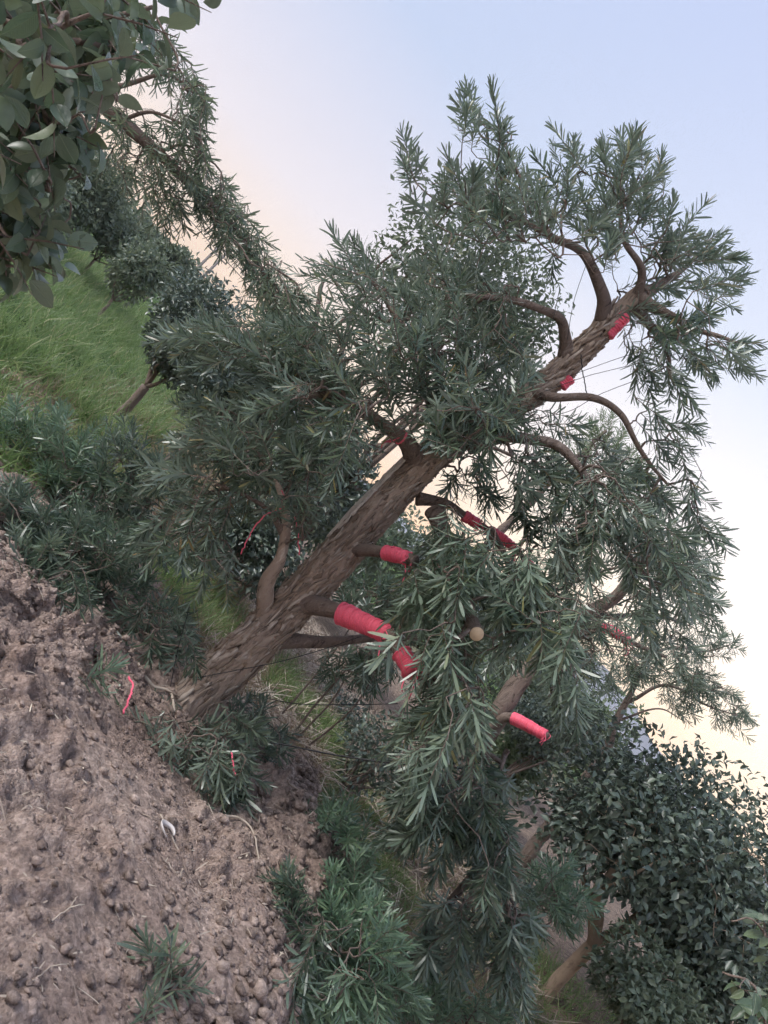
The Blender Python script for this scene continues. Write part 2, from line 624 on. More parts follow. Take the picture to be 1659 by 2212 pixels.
def ridge(name, label, pts, depth, mat, amp, fq, base=-8):
    """a long low hill: pts are (azimuth px, elevation px) along its skyline"""
    hs = np.linspace(pts[0][0], pts[-1][0], 160)
    vsn = np.interp(hs, [p[0] for p in pts], [p[1] for p in pts])
    rows = 14
    v = []
    for k in range(rows):
        u = k / (rows - 1)
        dd = depth * (1 - .35 * (1 - u))
        X = hs / FPX * depth
        top = EYE[2] + vsn / FPX * depth
        Y = np.full_like(X, dd)
        z = base + (top - base) * (u ** 1.3)
        q = np.stack([X / amp * fq, Y / amp * fq, z * 0], -1)
        z = z + amp * fbm(q, 4) * (.3 + .7 * u) * .5
        v.append(np.stack([X, Y, z], -1))
    for k in range(3):
        u = (k + 1) / 3
        b_ = v[rows - 1].copy()
        b_[:, 1] += depth * .25 * u
        b_[:, 2] = b_[:, 2] * (1 - u) + base * u
        v.append(b_)
    v = np.array(v)
    rr, cc = v.shape[:2]
    ii = (np.arange(rr - 1)[:, None] * cc + np.arange(cc - 1)[None, :]).ravel()
    tt = np.concatenate([np.stack([ii, ii + 1, ii + cc + 1], -1), np.stack([ii, ii + cc + 1, ii + cc], -1)])
    return tag(link(name, mesh_tris(name, v, tt), mat, None, True), label, kind='structure')


MOUNT = plain('mountain_haze_tint', (.25, .265, .30), .95, .1, .2, .02)  # distance haze painted into the mountain's base colour as extra paleness
HILL = plain('hill_scrub_ground', (.06, .10, .045), .95, .1, .35, .4)
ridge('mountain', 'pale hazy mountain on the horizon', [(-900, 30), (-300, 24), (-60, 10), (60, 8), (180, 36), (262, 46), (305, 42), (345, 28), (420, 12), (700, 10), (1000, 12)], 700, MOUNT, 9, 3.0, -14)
ridge('hill', 'scrubby hillside behind the grass terrace', [(-950, 70), (-640, 64), (-480, 46), (-400, 34), (-320, 28), (-240, 22), (-120, 4), (40, -6)], 46, HILL, 1.2, 2.0, -2)

# ------------------------------------------------------------------ leaves
def strap(curve=.10, fold=.0):
    """narrow strap leaf, unit length along y, unit width"""
    st = [(0, .28), (.28, .92), (.68, 1.0), (.92, .62), (1, 0)]
    v = []
    for y, w_ in st[:-1]:
        z = -curve * y * y
        v += [(-w_ / 2, y, z), (w_ / 2, y, z)]
    v.append((0, 1, -curve))
    t = [(0, 1, 3), (0, 3, 2), (2, 3, 5), (2, 5, 4), (4, 5, 7), (4, 7, 6), (6, 7, 8)]
    return np.array(v), np.array(t)


def ovate(curve=.18, fold=.22, stations=((0, .05), (.18, .62), (.42, 1.0), (.68, .82), (.88, .38), (1, 0))):
    v = []
    for y, w_ in stations[:-1]:
        z = -curve * y * y
        v += [(-w_ / 2, y, z + fold * w_ / 2), (0, y, z), (w_ / 2, y, z + fold * w_ / 2)]
    v.append((0, 1, -curve))
    t = []
    ns = len(stations) - 1
    for k in range(ns - 1):
        a = 3 * k
        t += [(a, a + 1, a + 4), (a, a + 4, a + 3), (a + 1, a + 2, a + 5), (a + 1, a + 5, a + 4)]
    a = 3 * (ns - 1)
    e_ = 3 * ns
    t += [(a, a + 1, e_), (a + 1, a + 2, e_)]
    return np.array(v), np.array(t)


def diamond():
    v = [(0, 0, 0), (-.5, .48, .12), (0, .5, 0), (.5, .48, .12), (0, 1, -.1)]
    t = [(0, 2, 1), (0, 3, 2), (1, 2, 4), (2, 3, 4)]
    return np.array(v), np.array(t)


STRAPS = [strap(.04), strap(.12), strap(.24)]
_st = ((0, .04), (.07, .30), (.18, .66), (.32, .92), (.48, 1.0), (.64, .92), (.78, .70), (.89, .40), (.96, .15), (1, 0))
OVATES = [ovate(.10, .16, _st), ovate(.28, .26, _st), ovate(.42, .12, _st)]
SMALLOV = [ovate(.15, .3, ((0, .14), (.46, 1.0), (1, 0)))]
DIAM = [diamond()]
def blade(curve):
    v = [(-.5, 0, 0), (.5, 0, 0), (-.4, .5, -curve * .25), (.4, .5, -curve * .25), (0, 1, -curve)]
    return np.array(v), np.array([(0, 1, 3), (0, 3, 2), (2, 3, 4)])


BLADE = [blade(.25), blade(.6), blade(1.0)]


def leaf_array(fr, shapes):
    """fr: dict pos,t,n,len,wid -> verts, tris"""
    N = len(fr['pos'])
    k = len(shapes[0][0])
    which = np.arange(N) % len(shapes)
    U = np.stack([s_[0] for s_ in shapes])[which]
    s_ = unit(np.cross(fr['t'], fr['n']))
    n_ = np.cross(s_, fr['t'])
    v = fr['pos'][:, None, :] + U[..., 0:1] * (fr['wid'][:, None, None]) * s_[:, None, :] + U[..., 1:2] * fr['len'][:, None, None] * fr['t'][:, None, :] + U[..., 2:3] * fr['len'][:, None, None] * n_[:, None, :]
    t = shapes[0][1][None] + (np.arange(N) * k)[:, None, None]
    return v.reshape(-1, 3), t.reshape(-1, 3)


def leaf_mesh(shape, name):
    return mesh_tris(name, shape[0], shape[1])


def foliage(parent, fr, shapes, mat, nparts=0, name='foliage', partmat=None):
    org = np.array(parent.location)
    N = len(fr['pos'])
    keep = np.ones(N, bool)
    if nparts:
        px, py = project(fr['pos'])
        vis = (px > 5) & (px < 763) & (py > 5) & (py < 1019)
        dist = np.linalg.norm(fr['pos'] - EYE, axis=1)
        size = np.where(vis, fr['len'] / dist, -dist)
        idx = np.argsort(-size)[:nparts]
        keep[idx] = False
        asp = float(np.median(fr['wid'] / fr['len']))
        ms = []
        for q, s_ in enumerate(shapes):
            vv = s_[0].copy()
            vv[:, 0] *= asp
            me = mesh_tris('leaf', vv, s_[1])
            me.materials.append(partmat or mat)
            if len(vv) > 20:
                me.polygons.foreach_set('use_smooth', np.ones(len(me.polygons), dtype=bool))
            ms.append(me)
        for q in idx:
            t_ = fr['t'][q]
            s_ = unit(np.cross(t_, fr['n'][q]))
            n_ = np.cross(s_, t_)
            L = fr['len'][q]
            o = bpy.data.objects.new('leaf', ms[q % len(ms)])
            o.parent = parent
            p_ = fr['pos'][q] - org
            o.matrix_basis = Matrix(((s_[0] * L, t_[0] * L, n_[0] * L, p_[0]), (s_[1] * L, t_[1] * L, n_[1] * L, p_[1]), (s_[2] * L, t_[2] * L, n_[2] * L, p_[2]), (0, 0, 0, 1)))
            col.objects.link(o)
    if keep.any():
        sub = {k: a[keep] for k, a in fr.items()}
        v, t = leaf_array(sub, shapes)
        o = link(name, mesh_tris(name, v - org, t), mat, parent)
        if parent is not None and N > 300:
            o['kind'] = 'stuff'


def merge_fr(lst):
    return {k: np.concatenate([f[k] for f in lst]) for k in lst[0]}


def pod_shoots(base, dirs, length, nl=36, ll=.10, lw=.0095, droop=.12, spread=(78, 26)):
    """leafy shoots: straps in a spiral round each shoot axis"""
    Sn = len(base)
    d = unit(dirs)
    ref = np.where(np.abs(d[:, 2:3]) > .9, np.array([[1., 0, 0]]), np.array([[0, 0, 1.]]))
    u = unit(np.cross(d, ref))
    w_ = np.cross(d, u)
    j = np.arange(nl)
    t = (j + .5) / nl
    t = t[None, :] + rng.normal(0, .01, (Sn, nl))
    az = j[None, :] * 2.39996 + rng.uniform(0, 6.28, (Sn, 1)) + rng.normal(0, .25, (Sn, nl))
    rad = np.cos(az)[..., None] * u[:, None] + np.sin(az)[..., None] * w_[:, None]
    a = np.radians(spread[0] + (spread[1] - spread[0]) * t ** 1.3 + rng.normal(0, 9, (Sn, nl)))
    dr = np.cos(a)[..., None] * d[:, None] + np.sin(a)[..., None] * rad
    dr[..., 2] -= droop * rng.uniform(.3, 1.3, (Sn, nl))
    dr = unit(dr)
    pos = base[:, None] + d[:, None] * (length[:, None] * t)[..., None]
    pos[..., 2] -= .10 * length[:, None] * t * t
    n = d[:, None] + rng.normal(0, .35, (Sn, nl, 3))
    L = ll * (.62 + .45 * np.sin(np.pi * np.clip(t, 0, 1) ** .8)) * rng.uniform(.75, 1.2, (Sn, nl)) * rng.uniform(.70, 1.18, (Sn, 1))
    f = lambda x: x.reshape(-1, x.shape[-1]) if x.ndim == 3 else x.ravel()
    W = L * (lw / ll) * rng.uniform(.85, 1.15, (Sn, nl))
    return dict(pos=f(pos), t=f(dr), n=f(n), len=f(L), wid=f(W))


def twig_net(limb_nodes, base, dirs, length, mb, sides=4, r1=.0016, rmax=.014, sag=.03):
    """join every shoot to the nearest wood already there, thicker where more hangs on it"""
    nodes = [np.asarray(q) for q in limb_nodes]
    par = [-1] * len(nodes)
    L = np.asarray(nodes)
    d0 = np.array([np.min(np.linalg.norm(L - b, axis=1)) for b in base])
    pos = np.zeros((len(nodes) + 3 * len(base), 3))
    pos[:len(nodes)] = L
    cnt = len(nodes)
    for q in np.argsort(d0):
        b = base[q]
        dd = np.linalg.norm(pos[:cnt] - b, axis=1)
        back = ((pos[:cnt] - b) @ dirs[q]) / np.maximum(dd, 1e-6)
        k = int(np.argmin(dd * (1 + .5 * np.clip(back, -.3, 1))))
        a = pos[k]
        gap = np.linalg.norm(b - a)
        m1 = a * .62 + b * .38 + rng.normal(0, .06 * gap, 3) + np.array([0, 0, sag * gap])
        m2 = a * .25 + b * .75 - dirs[q] * .12 * gap + rng.normal(0, .03 * gap, 3)
        for z, pr in ((m1, k), (m2, cnt), (b, cnt + 1)):
            pos[cnt] = z
            par.append(pr)
            cnt += 1
    n0 = len(nodes)
    load = np.zeros(cnt)
    for q in range(n0 + 2, cnt, 3):
        load[q] += 1
    for q in range(cnt - 1, n0 - 1, -1):
        if par[q] >= 0:
            load[par[q]] += load[q]
    rad = np.clip(r1 * np.sqrt(load) * 1.15 + .0006, 0, rmax)
    for q in range(n0, cnt, 3):
        k = par[q]
        rk = min(rad[k], rad[q] * 1.15) if k >= n0 else rad[q] * 1.2
        path = np.vstack([pos[k], pos[q], pos[q + 1], pos[q + 2]])
        if sides > 4:
            tube(mb, catmull(path, 12), np.interp(np.linspace(0, 3, 12), [0, 1, 2, 3], [rk, rad[q], rad[q + 1], rad[q + 2]]), sides, cap=False)
        else:
            tube(mb, path, [rk, rad[q], rad[q + 1], rad[q + 2]], sides, cap=False)
    for b, d, l in zip(base, dirs, length):
        tip = b + d * l * .97
        mid = b + d * l * .5
        tip[2] -= .10 * l
        mid[2] -= .025 * l
        tube(mb, np.vstack([b, mid, tip]), [.0022, .0018, .0008], 4, cap=False)


def clusters(spec, depth_sd=.30):
    """spec rows: px, py, rx, ry, depth, n, (ix, iy) -> shoot positions and directions"""
    B, Dd = [], []
    for (px, py, rx, ry, d, n, (ix, iy)) in spec:
        for _ in range(n):
            a = random.uniform(0, 6.283)
            r = math.sqrt(random.random())
            dep = d + random.gauss(0, depth_sd)
            p = P(px + rx * r * math.cos(a), py + ry * r * math.sin(a), dep)
            v = D(ix + .45 * r * math.cos(a) + random.gauss(0, .33), iy + .45 * r * math.sin(a) + random.gauss(0, .33), random.gauss(0, .45) + .5 * (dep - d))
            B.append(p)
            Dd.append(v)
    return np.array(B), np.array(Dd)


def bark_disp(amp, fq=11.0, st=.22, twist=.5):
    def f(v, rad):
        a = v[..., 2] * twist
        c = v.mean(axis=1, keepdims=True)
        vx, vy = v[..., 0] - c[..., 0], v[..., 1] - c[..., 1]
        x = vx * np.cos(a) - vy * np.sin(a)
        y = vx * np.sin(a) + vy * np.cos(a)
        q = np.stack([x * fq, y * fq, v[..., 2] * fq * st], -1)
        n1 = fbm(q, 3, .55)
        rdg = 1 - np.abs(vnoise(q * 1.6 + 5))
        q2 = np.stack([x * fq * 3, y * fq * 3, v[..., 2] * fq * .5], -1)
        return amp * (n1 * .8 + (rdg - .5) * .8 + .3 * vnoise(q2))
    return f


def limb(parent, pts, r0, r1, mat=None, name='limb', sides=14, amp=.004, n=None, flare=0):
    path3 = np.array([P(*q) if len(q) == 3 and q[2] > .3 and q[0] > 20 else np.array(q) for q in pts])
    n = n or max(14, int(len(pts) * 9))
    path = catmull(path3, n)
    path = path + np.stack([vnoise(path * 5 + k * 11) for k in range(3)], -1) * .016
    u = np.linspace(0, 1, n)
    rad = (r0 + (r1 - r0) * u) * (1 + .10 * vnoise(path * 9)) + flare * np.exp(-u * 9)
    mb = MB()
    tube(mb, path, rad, sides, bark_disp(amp))
    o = mb.build(name, mat or BARK_THIN, parent)
    return path, rad, o


def twine_wrap(label, path, r, turns, ends=True, name='red_twine_wrap'):
    """red twine wound round a branch: one continuous coil, a little uneven, with loose ends"""
    path = catmull(path, 40)
    n = int(turns * 14)
    u = np.linspace(0, 1, n)
    idx = u * (len(path) - 1)
    lo = np.clip(idx.astype(int), 0, len(path) - 2)
    fr_ = (idx - lo)[:, None]
    tg, U, W = frames(path)
    c = path[lo] * (1 - fr_) + path[lo + 1] * fr_
    Uu = U[lo] * (1 - fr_) + U[lo + 1] * fr_
    Ww = W[lo] * (1 - fr_) + W[lo + 1] * fr_
    th = np.linspace(0, turns * 2 * math.pi, n)
    rr = np.interp(u, np.linspace(0, 1, len(r)), r) if hasattr(r, '__len__') else np.full(n, r)
    rr = rr + .0035 * vnoise(np.stack([th * .10 + rr * 900, th * 0, th * 0 + 3], -1)) + .0018 * vnoise(np.stack([th * .9, th * 0, th * 0], -1))
    T = tg[lo]
    wob = .006 * vnoise(np.stack([th * .35, th * 0 + 7, th * 0], -1))[:, None]
    pth = c + (np.cos(th)[:, None] * Uu + np.sin(th)[:, None] * Ww) * rr[:, None] + T * wob
    base = pth[0]
    t = thing(name, label, 'twine', base)
    L = np.linalg.norm(np.diff(path, axis=0), axis=1).sum()
    tr = max(L / turns * .62, .0028)
    mb = MB()
    tube(mb, pth, tr, 5)
    mb.build('coil', TWINE, t)
    mb = MB()
    tube(mb, path, np.interp(np.linspace(0, 1, len(path)), np.linspace(0, 1, len(r)), r) - .001 if hasattr(r, '__len__') else r - .001, 12)
    mb.build('inner_winding', TWINE, t)
    if ends:
        for k in range(5):
            s0 = pth[-1 - 4 * k]
            q = s0 + T[-1] * random.uniform(.01, .05) + np.array([random.uniform(-.02, .03), random.uniform(-.03, .0), random.uniform(-.06, -.01)])
            q2 = q + np.array([random.uniform(-.02, .02), -.01, random.uniform(-.05, -.01)])
            mb = MB()
            tube(mb, catmull(np.array([s0, q, q2]), 8), .0032, 5)
            mb.build('loose_end', TWINE, t)
    return t

#@@MAIN
# ------------------------------------------------------------------ main podocarpus
base = P(400, 1535, 4.15)
base[2] = float(terrain(base[0], base[1])) - .06
tree = thing('podocarpus_tree', 'large leaning podocarpus tree with flaky brown trunk in the middle', 'tree', base)
TP = [tuple(base), P(440, 1490, 4.14), P(560, 1378, 4.14), P(690, 1245, 4.16), P(820, 1100, 4.18), P(935, 985, 4.2), P(1060, 900, 4.22), P(1165, 838, 4.22), P(1250, 765, 4.22), P(1330, 680, 4.22), P(1385, 630, 4.22)]
tp = catmull(np.array(TP), 330)
uu = np.linspace(0, 1, 330)
trad = np.interp(uu, [0, .04, .2, .36, .5, .68, .85, 1], [.152, .124, .110, .098, .085, .068, .060, .044])
mb = MB()
tube(mb, tp, trad, 120, bark_disp(.0150, 20, .26, .9))
trunk = mb.build('trunk', BARK, tree)

# loose plates of bark standing a little off the trunk
mb = MB()
tg, U, W = frames(tp)
for _ in range(1250):
    k = random.randint(4, 310)
    th = random.uniform(0, 6.283)
    rd = math.cos(th) * U[k] + math.sin(th) * W[k]
    tn = np.cross(tg[k], rd)
    L = random.uniform(.05, .19)
    wd = random.uniform(.004, .017)
    p0 = tp[k] + rd * (trad[k] + random.uniform(.000, .008))
    ax_ = unit(tg[k] + tn * random.uniform(-.1, .35))
    sd = np.cross(ax_, rd)
    pts = []
    for q in range(5):
        s_ = q / 4
        ww = wd * (.35 + .65 * math.sin(math.pi * min(max(s_, .06), .94))) * random.uniform(.75, 1.2)
        cen = p0 + ax_ * L * (s_ - .5) + rd * (.012 * (abs(s_ - .5) * 2) ** 3 * random.uniform(.2, 1.2))
        cen = cen + sd * random.uniform(-.3, .3) * wd
        pts += [cen - sd * ww - rd * .006, cen + sd * ww - rd * .006, cen + sd * ww * .8 + rd * .003, cen - sd * ww * .8 + rd * .002]
    t = []
    for q in range(4):
        a = 4 * q
        for e_ in range(4):
            b_, c_ = a + e_, a + (e_ + 1) % 4
            t += [(b_, c_, c_ + 4), (b_, c_ + 4, b_ + 4)]
    t += [(0, 2, 1), (0, 3, 2), (16, 17, 18), (16, 18, 19)]
    mb.add(pts, t)
FLAKE = leaf_mat('bark_flake', [(0, (.09, .068, .056)), (.35, (.28, .215, .17)), (.7, (.46, .375, .31)), (1, (.76, .68, .60))], (.3, .24, .19), rough=.9, trans=0, spec=.15)
bp_ = mb.build('bark_plates', FLAKE, tree, smooth=False)
bp_['kind'] = 'stuff'
# pale fibrous strip peeled along the upper side
mb = MB()
for q in range(130):
    k = random.randint(122, 176)
    rd = unit(-U[k] * 0 + D(-.6, -.8, -.55))
    rd = unit(rd - tg[k] * np.dot(rd, tg[k]))
    tn = np.cross(tg[k], rd)
    p0 = tp[k] + rd * (trad[k] + .017) + tn * random.uniform(-.022, .022)
    L = random.uniform(.08, .2)
    pth = [p0 + tg[k] * L * s_ + rd * random.uniform(-.002, .010) + tn * random.uniform(-.006, .006) for s_ in (-.5, -.2, .1, .3, .5)]
    tube(mb, catmull(np.array(pth), 8), random.uniform(.002, .005), 4)
mb.build('peeled_bark_fibre', FIBRE, tree)['kind'] = 'stuff'

limbs = {}
LB = {
    'low_left': ([(575, 1355, 4.14), (577, 1275, 4.04), (606, 1200, 3.98), (614, 1135, 4.0), (596, 1060, 4.05), (560, 1000, 4.1)], .046, .014),
    'low_left_b': ([(612, 1150, 4.0), (560, 1090, 3.95), (470, 1060, 4.0), (400, 1090, 4.1)], .016, .006),
    'wrapped_right': ([(625, 1300, 4.14), (700, 1315, 4.02), (775, 1343, 3.9), (840, 1375, 3.78), (885, 1445, 3.64)], .050, .038),
    'under_right': ([(575, 1375, 4.14), (700, 1388, 4.2), (790, 1378, 4.3), (900, 1372, 4.36)], .036, .02),
    'stub_right': ([(745, 1180, 4.16), (810, 1190, 4.02), (860, 1198, 3.92), (900, 1210, 3.86)], .036, .026),
    'mid_left': ([(905, 1010, 4.18), (880, 955, 4.1), (810, 905, 4.0), (715, 850, 3.95), (600, 790, 3.9), (480, 750, 3.9)], .040, .008),
    'mid_left_b': ([(715, 850, 3.95), (620, 870, 3.9), (520, 910, 3.9)], .016, .005),
    'centre_up': ([(960, 950, 4.2), (930, 860, 4.05), (880, 740, 4.0), (820, 630, 4.0), (770, 570, 4.0)], .034, .007),
    'centre_back': ([(1010, 930, 4.22), (1000, 840, 4.5), (990, 720, 4.7), (960, 610, 4.8)], .03, .007),
    'right_droop': ([(1010, 960, 4.2), (1100, 945, 4.1), (1190, 962, 4.0), (1250, 1010, 3.95), (1285, 1075, 3.95), (1330, 1160, 3.95), (1400, 1260, 4.0)], .036, .008),
    'right_wrapped': ([(900, 1080, 4.2), (960, 1090, 4.25), (1010, 1115, 4.3), (1060, 1145, 4.32), (1120, 1190, 4.35), (1200, 1280, 4.3)], .024, .012),
    'right_thin': ([(1150, 850, 4.2), (1190, 856, 4.1), (1280, 857, 4.05), (1340, 895, 4.0), (1390, 985, 4.0), (1440, 1050, 4.0)], .024, .006),
    'upper_left': ([(1225, 770, 4.2), (1222, 728, 4.15), (1205, 685, 4.1), (1130, 645, 4.0), (1010, 632, 3.9)], .026, .010),
    'crown_left': ([(1305, 690, 4.2), (1303, 630, 4.15), (1255, 550, 4.1), (1190, 508, 4.0), (1090, 460, 3.95), (980, 440, 3.95)], .029, .007),
    'crown_mid': ([(1190, 508, 4.0), (1130, 400, 4.0), (1085, 300, 4.0)], .012, .004),
    'crown_up': ([(1370, 650, 4.2), (1385, 585, 4.15), (1345, 515, 4.1), (1340, 420, 4.1), (1350, 340, 4.1)], .021, .005),
    'crown_right': ([(1385, 632, 4.2), (1440, 600, 4.3), (1500, 560, 4.4), (1540, 520, 4.4)], .028, .006),
    'crown_far_right': ([(1380, 640, 4.2), (1450, 680, 4.1), (1500, 710, 4.05), (1590, 745, 4.0)], .03, .006),
    'crown_low_right': ([(1375, 650, 4.2), (1395, 690, 4.3), (1440, 745, 4.4), (1450, 810, 4.4)], .03, .007),
    'sawn_limb': ([(940, 1110, 4.12), (980, 1220, 3.9), (1012, 1320, 3.5), (1030, 1362, 3.26)], .034, .031),
    'low_right_hang': ([(880, 1435, 3.66), (960, 1520, 3.6), (1020, 1650, 3.62)], .03, .007),
    'low_right_hang_b': ([(1060, 1145, 4.32), (1130, 1290, 4.0), (1180, 1420, 3.8), (1200, 1540, 3.75)], .018, .005),
}
wood = [tp[k] for k in range(120, 330, 6)]
for key, (pts, r0, r1) in LB.items():
    path, rad, o = limb(tree, pts, r0, r1, BARK if key in ('low_left',) else None, n=len(pts) * 11, amp=.006 if r0 > .03 else .003, flare=r0 * .75, sides=20 if r0 > .03 else 12)
    limbs[key] = (path, rad)
    wood += [path[k] for k in range(len(path) // 5, len(path), 3)]
# pale sawn face of the limb cut short towards us
path, rad = limbs['sawn_limb']
ax_ = unit(path[-1] - path[-3])
mb = MB()
tube(mb, np.array([path[-1] + ax_ * .001, path[-1] + ax_ * .006]), [.031, .030], 22)
mb.build('sawn_face', CUTWOOD, tree, smooth=False)

MAINSPEC = [
    (1020, 250, 30, 60, 4.0, 7, (-.1, -1)), (1085, 265, 22, 50, 4.0, 6, (.1, -1)), (885, 355, 22, 40, 3.95, 5, (-.2, -1)), (960, 420, 80, 45, 3.95, 18, (-.2, -1)),
    (1090, 380, 60, 60, 4.0, 18, (0, -1)), (1180, 430, 80, 50, 4.0, 24, (0, -1)), (1090, 470, 110, 40, 3.95, 26, (-.4, -.8)), (1220, 350, 50, 35, 4.1, 8, (-.2, -1)),
    (1340, 345, 50, 40, 4.1, 15, (.1, -1)), (1400, 370, 40, 45, 4.1, 8, (.3, -1)), (1360, 435, 65, 55, 4.1, 18, (.1, -1)), (1285, 470, 60, 60, 4.1, 16, (-.2, -1)),
    (1425, 500, 75, 60, 4.2, 18, (.6, -.8)), (1515, 505, 28, 25, 4.4, 3, (.8, -.6)), (1530, 545, 40, 30, 4.4, 9, (.9, -.3)), (850, 1398, 22, 10, 3.42, 5, (-.5, .8)), (1460, 585, 80, 55, 4.3, 20, (.9, -.3)), (1545, 640, 45, 40, 4.2, 9, (1, -.2)),
    (1515, 735, 85, 55, 4.05, 22, (1, .2)), (1600, 765, 35, 35, 4.0, 6, (1, .4)), (1450, 805, 85, 50, 4.3, 17, (.6, .8)), (1370, 765, 35, 30, 4.3, 5, (.2, 1)),
    (1410, 695, 55, 45, 4.2, 9, (.5, .2)), (1300, 560, 50, 55, 4.2, 6, (0, -.5)), (1200, 565, 45, 35, 4.0, 5, (0, .6)), (1040, 905, 75, 40, 3.82, 26, (0, .2)), (985, 1250, 45, 45, 3.5, 10, (-.2, 1)), (1010, 1190, 70, 40, 3.8, 14, (0, .9)), (1100, 1330, 60, 50, 3.6, 14, (-.3, 1)), (960, 1420, 50, 40, 3.5, 10, (-.3, 1)), (920, 1290, 40, 40, 3.7, 7, (-.1, 1)), (1110, 860, 40, 30, 3.9, 8, (-.3, -.4)), (960, 950, 50, 30, 3.9, 8, (-.2, -.4)), (1015, 1045, 55, 30, 4.1, 9, (.3, .5)), (950, 1150, 60, 35, 3.9, 10, (0, .9)), (1100, 1130, 60, 40, 4.1, 12, (.2, .8)),
    (1440, 945, 55, 65, 4.0, 14, (.7, .7)), (1500, 1060, 36, 75, 4.0, 9, (.5, .9)), (1545, 1150, 18, 20, 4.0, 2, (.6, .8)), (1330, 1070, 110, 90, 3.95, 44, (.4, .9)),
    (1415, 1180, 85, 80, 4.0, 30, (.4, .9)), (1480, 1260, 55, 60, 4.1, 14, (.4, .9)), (1390, 1320, 80, 60, 4.1, 18, (.2, 1)), (1230, 1130, 95, 90, 3.95, 34, (-.1, 1)),
    (1130, 1030, 100, 60, 4.0, 28, (.4, .6)), (1180, 920, 55, 35, 4.0, 9, (.8, .4)),
    (1000, 890, 100, 75, 4.0, 42, (0, -.3)), (950, 760, 120, 85, 4.0, 56, (-.3, -.8)), (850, 850, 105, 85, 3.95, 42, (-.5, -.8)), (800, 660, 95, 90, 4.0, 36, (-.6, -.8)),
    (770, 560, 45, 35, 4.0, 9, (-.7, -.7)), (950, 610, 110, 65, 4.4, 36, (-.3, -.9)), (1080, 760, 80, 55, 4.2, 20, (0, .3)), (705, 590, 28, 22, 4.0, 4, (-1, -.3)), (1080, 640, 70, 40, 4.0, 10, (0, .4)),
    (580, 740, 180, 55, 3.9, 56, (-.9, -.3)), (420, 720, 70, 38, 3.88, 16, (-1, -.2)), (650, 850, 115, 75, 3.9, 48, (-.8, .2)), (700, 950, 100, 55, 4.0, 30, (-.6, .4)), (735, 780, 60, 55, 3.95, 15, (-.3, -.5)),
    (480, 930, 115, 65, 3.95, 36, (-.5, -.2)), (600, 985, 120, 65, 4.0, 38, (-.2, -.3)), (450, 1055, 130, 75, 4.05, 38, (-.5, .3)), (645, 1080, 75, 60, 4.1, 16, (.2, -.2)), (385, 1150, 95, 55, 4.1, 24, (-.3, .8)), (450, 1225, 80, 55, 4.2, 12, (-.2, .8)),
    (960, 1230, 85, 55, 3.8, 24, (-.1, 1)), (1080, 1255, 85, 65, 3.7, 28, (-.3, 1)), (1170, 1330, 85, 90, 3.8, 38, (-.3, 1)), (945, 1330, 75, 50, 3.75, 15, (-.2, 1)),
    (1000, 1480, 110, 80, 3.65, 42, (-.3, 1)), (1200, 1480, 65, 75, 3.75, 26, (-.1, 1)), (890, 1400, 40, 25, 3.5, 5, (-.4, .9)), (960, 1600, 100, 75, 3.65, 34, (-.3, 1)),
]
B, Dd = clusters([(a, b, c, d, e_, max(2, round(n_ * (.74 if b < 620 else .85 if a < 760 else .80 if b < 1150 else 1.0))), g) for a, b, c, d, e_, n_, g in MAINSPEC])
# pruned clear round the tied limbs and the sawn stub
CLEAR = [(760, 1330, 62, 4.1), (825, 1360, 30, 4.0), (885, 1445, 24, 3.75), (862, 1200, 42, 4.0), (1030, 1366, 24, 3.6), (1100, 1500, 62, 9), (1135, 1565, 55, 9), (1325, 1370, 46, 9), (1055, 1145, 34, 4.4), (1330, 685, 30, 4.3), (1195, 840, 26, 4.3), (880, 955, 28, 4.2), (1120, 1190, 24, 4.4),
         (600, 1210, 45, 4.0), (1250, 600, 40, 4.3), (1370, 570, 30, 4.3)]
bx_, by_ = project(B + Dd * .06)
keep = np.ones(len(B), bool)
for cx_, cy_, r_, d_ in CLEAR:
    keep &= ~((np.hypot(bx_ / S - cx_, by_ / S - cy_) < r_ + 22) & (B[:, 1] < d_))
B, Dd = B[keep], Dd[keep]
Ln = rng.uniform(.13, .31, len(B))
Bs = B - Dd * Ln[:, None] * .5
mb = MB()
twig_net(wood, Bs, Dd, Ln, mb)
tw = mb.build('twigs', BARK_THIN, tree)
tw['kind'] = 'stuff'
topm = (B[:, 2] > 2.75) | (B[:, 0] < -.9)
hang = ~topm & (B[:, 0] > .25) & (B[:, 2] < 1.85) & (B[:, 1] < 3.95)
foliage(tree, merge_fr([pod_shoots(Bs[topm], Dd[topm], Ln[topm], 38, .086, .0104, .05, (60, 20)), pod_shoots(Bs[~topm & ~hang], Dd[~topm & ~hang], Ln[~topm & ~hang], 36, .092, .0108, .14, (68, 24))]), STRAPS, POD, 200)
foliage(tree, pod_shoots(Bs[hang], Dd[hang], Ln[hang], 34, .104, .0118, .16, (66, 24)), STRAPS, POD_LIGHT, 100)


def on_limb(key, a, b, grow=.004):
    path, rad = limbs[key]
    n = len(path)
    i0, i1 = int(a * (n - 1)), int(b * (n - 1))
    return path[i0:i1 + 1], rad[i0:i1 + 1] + grow


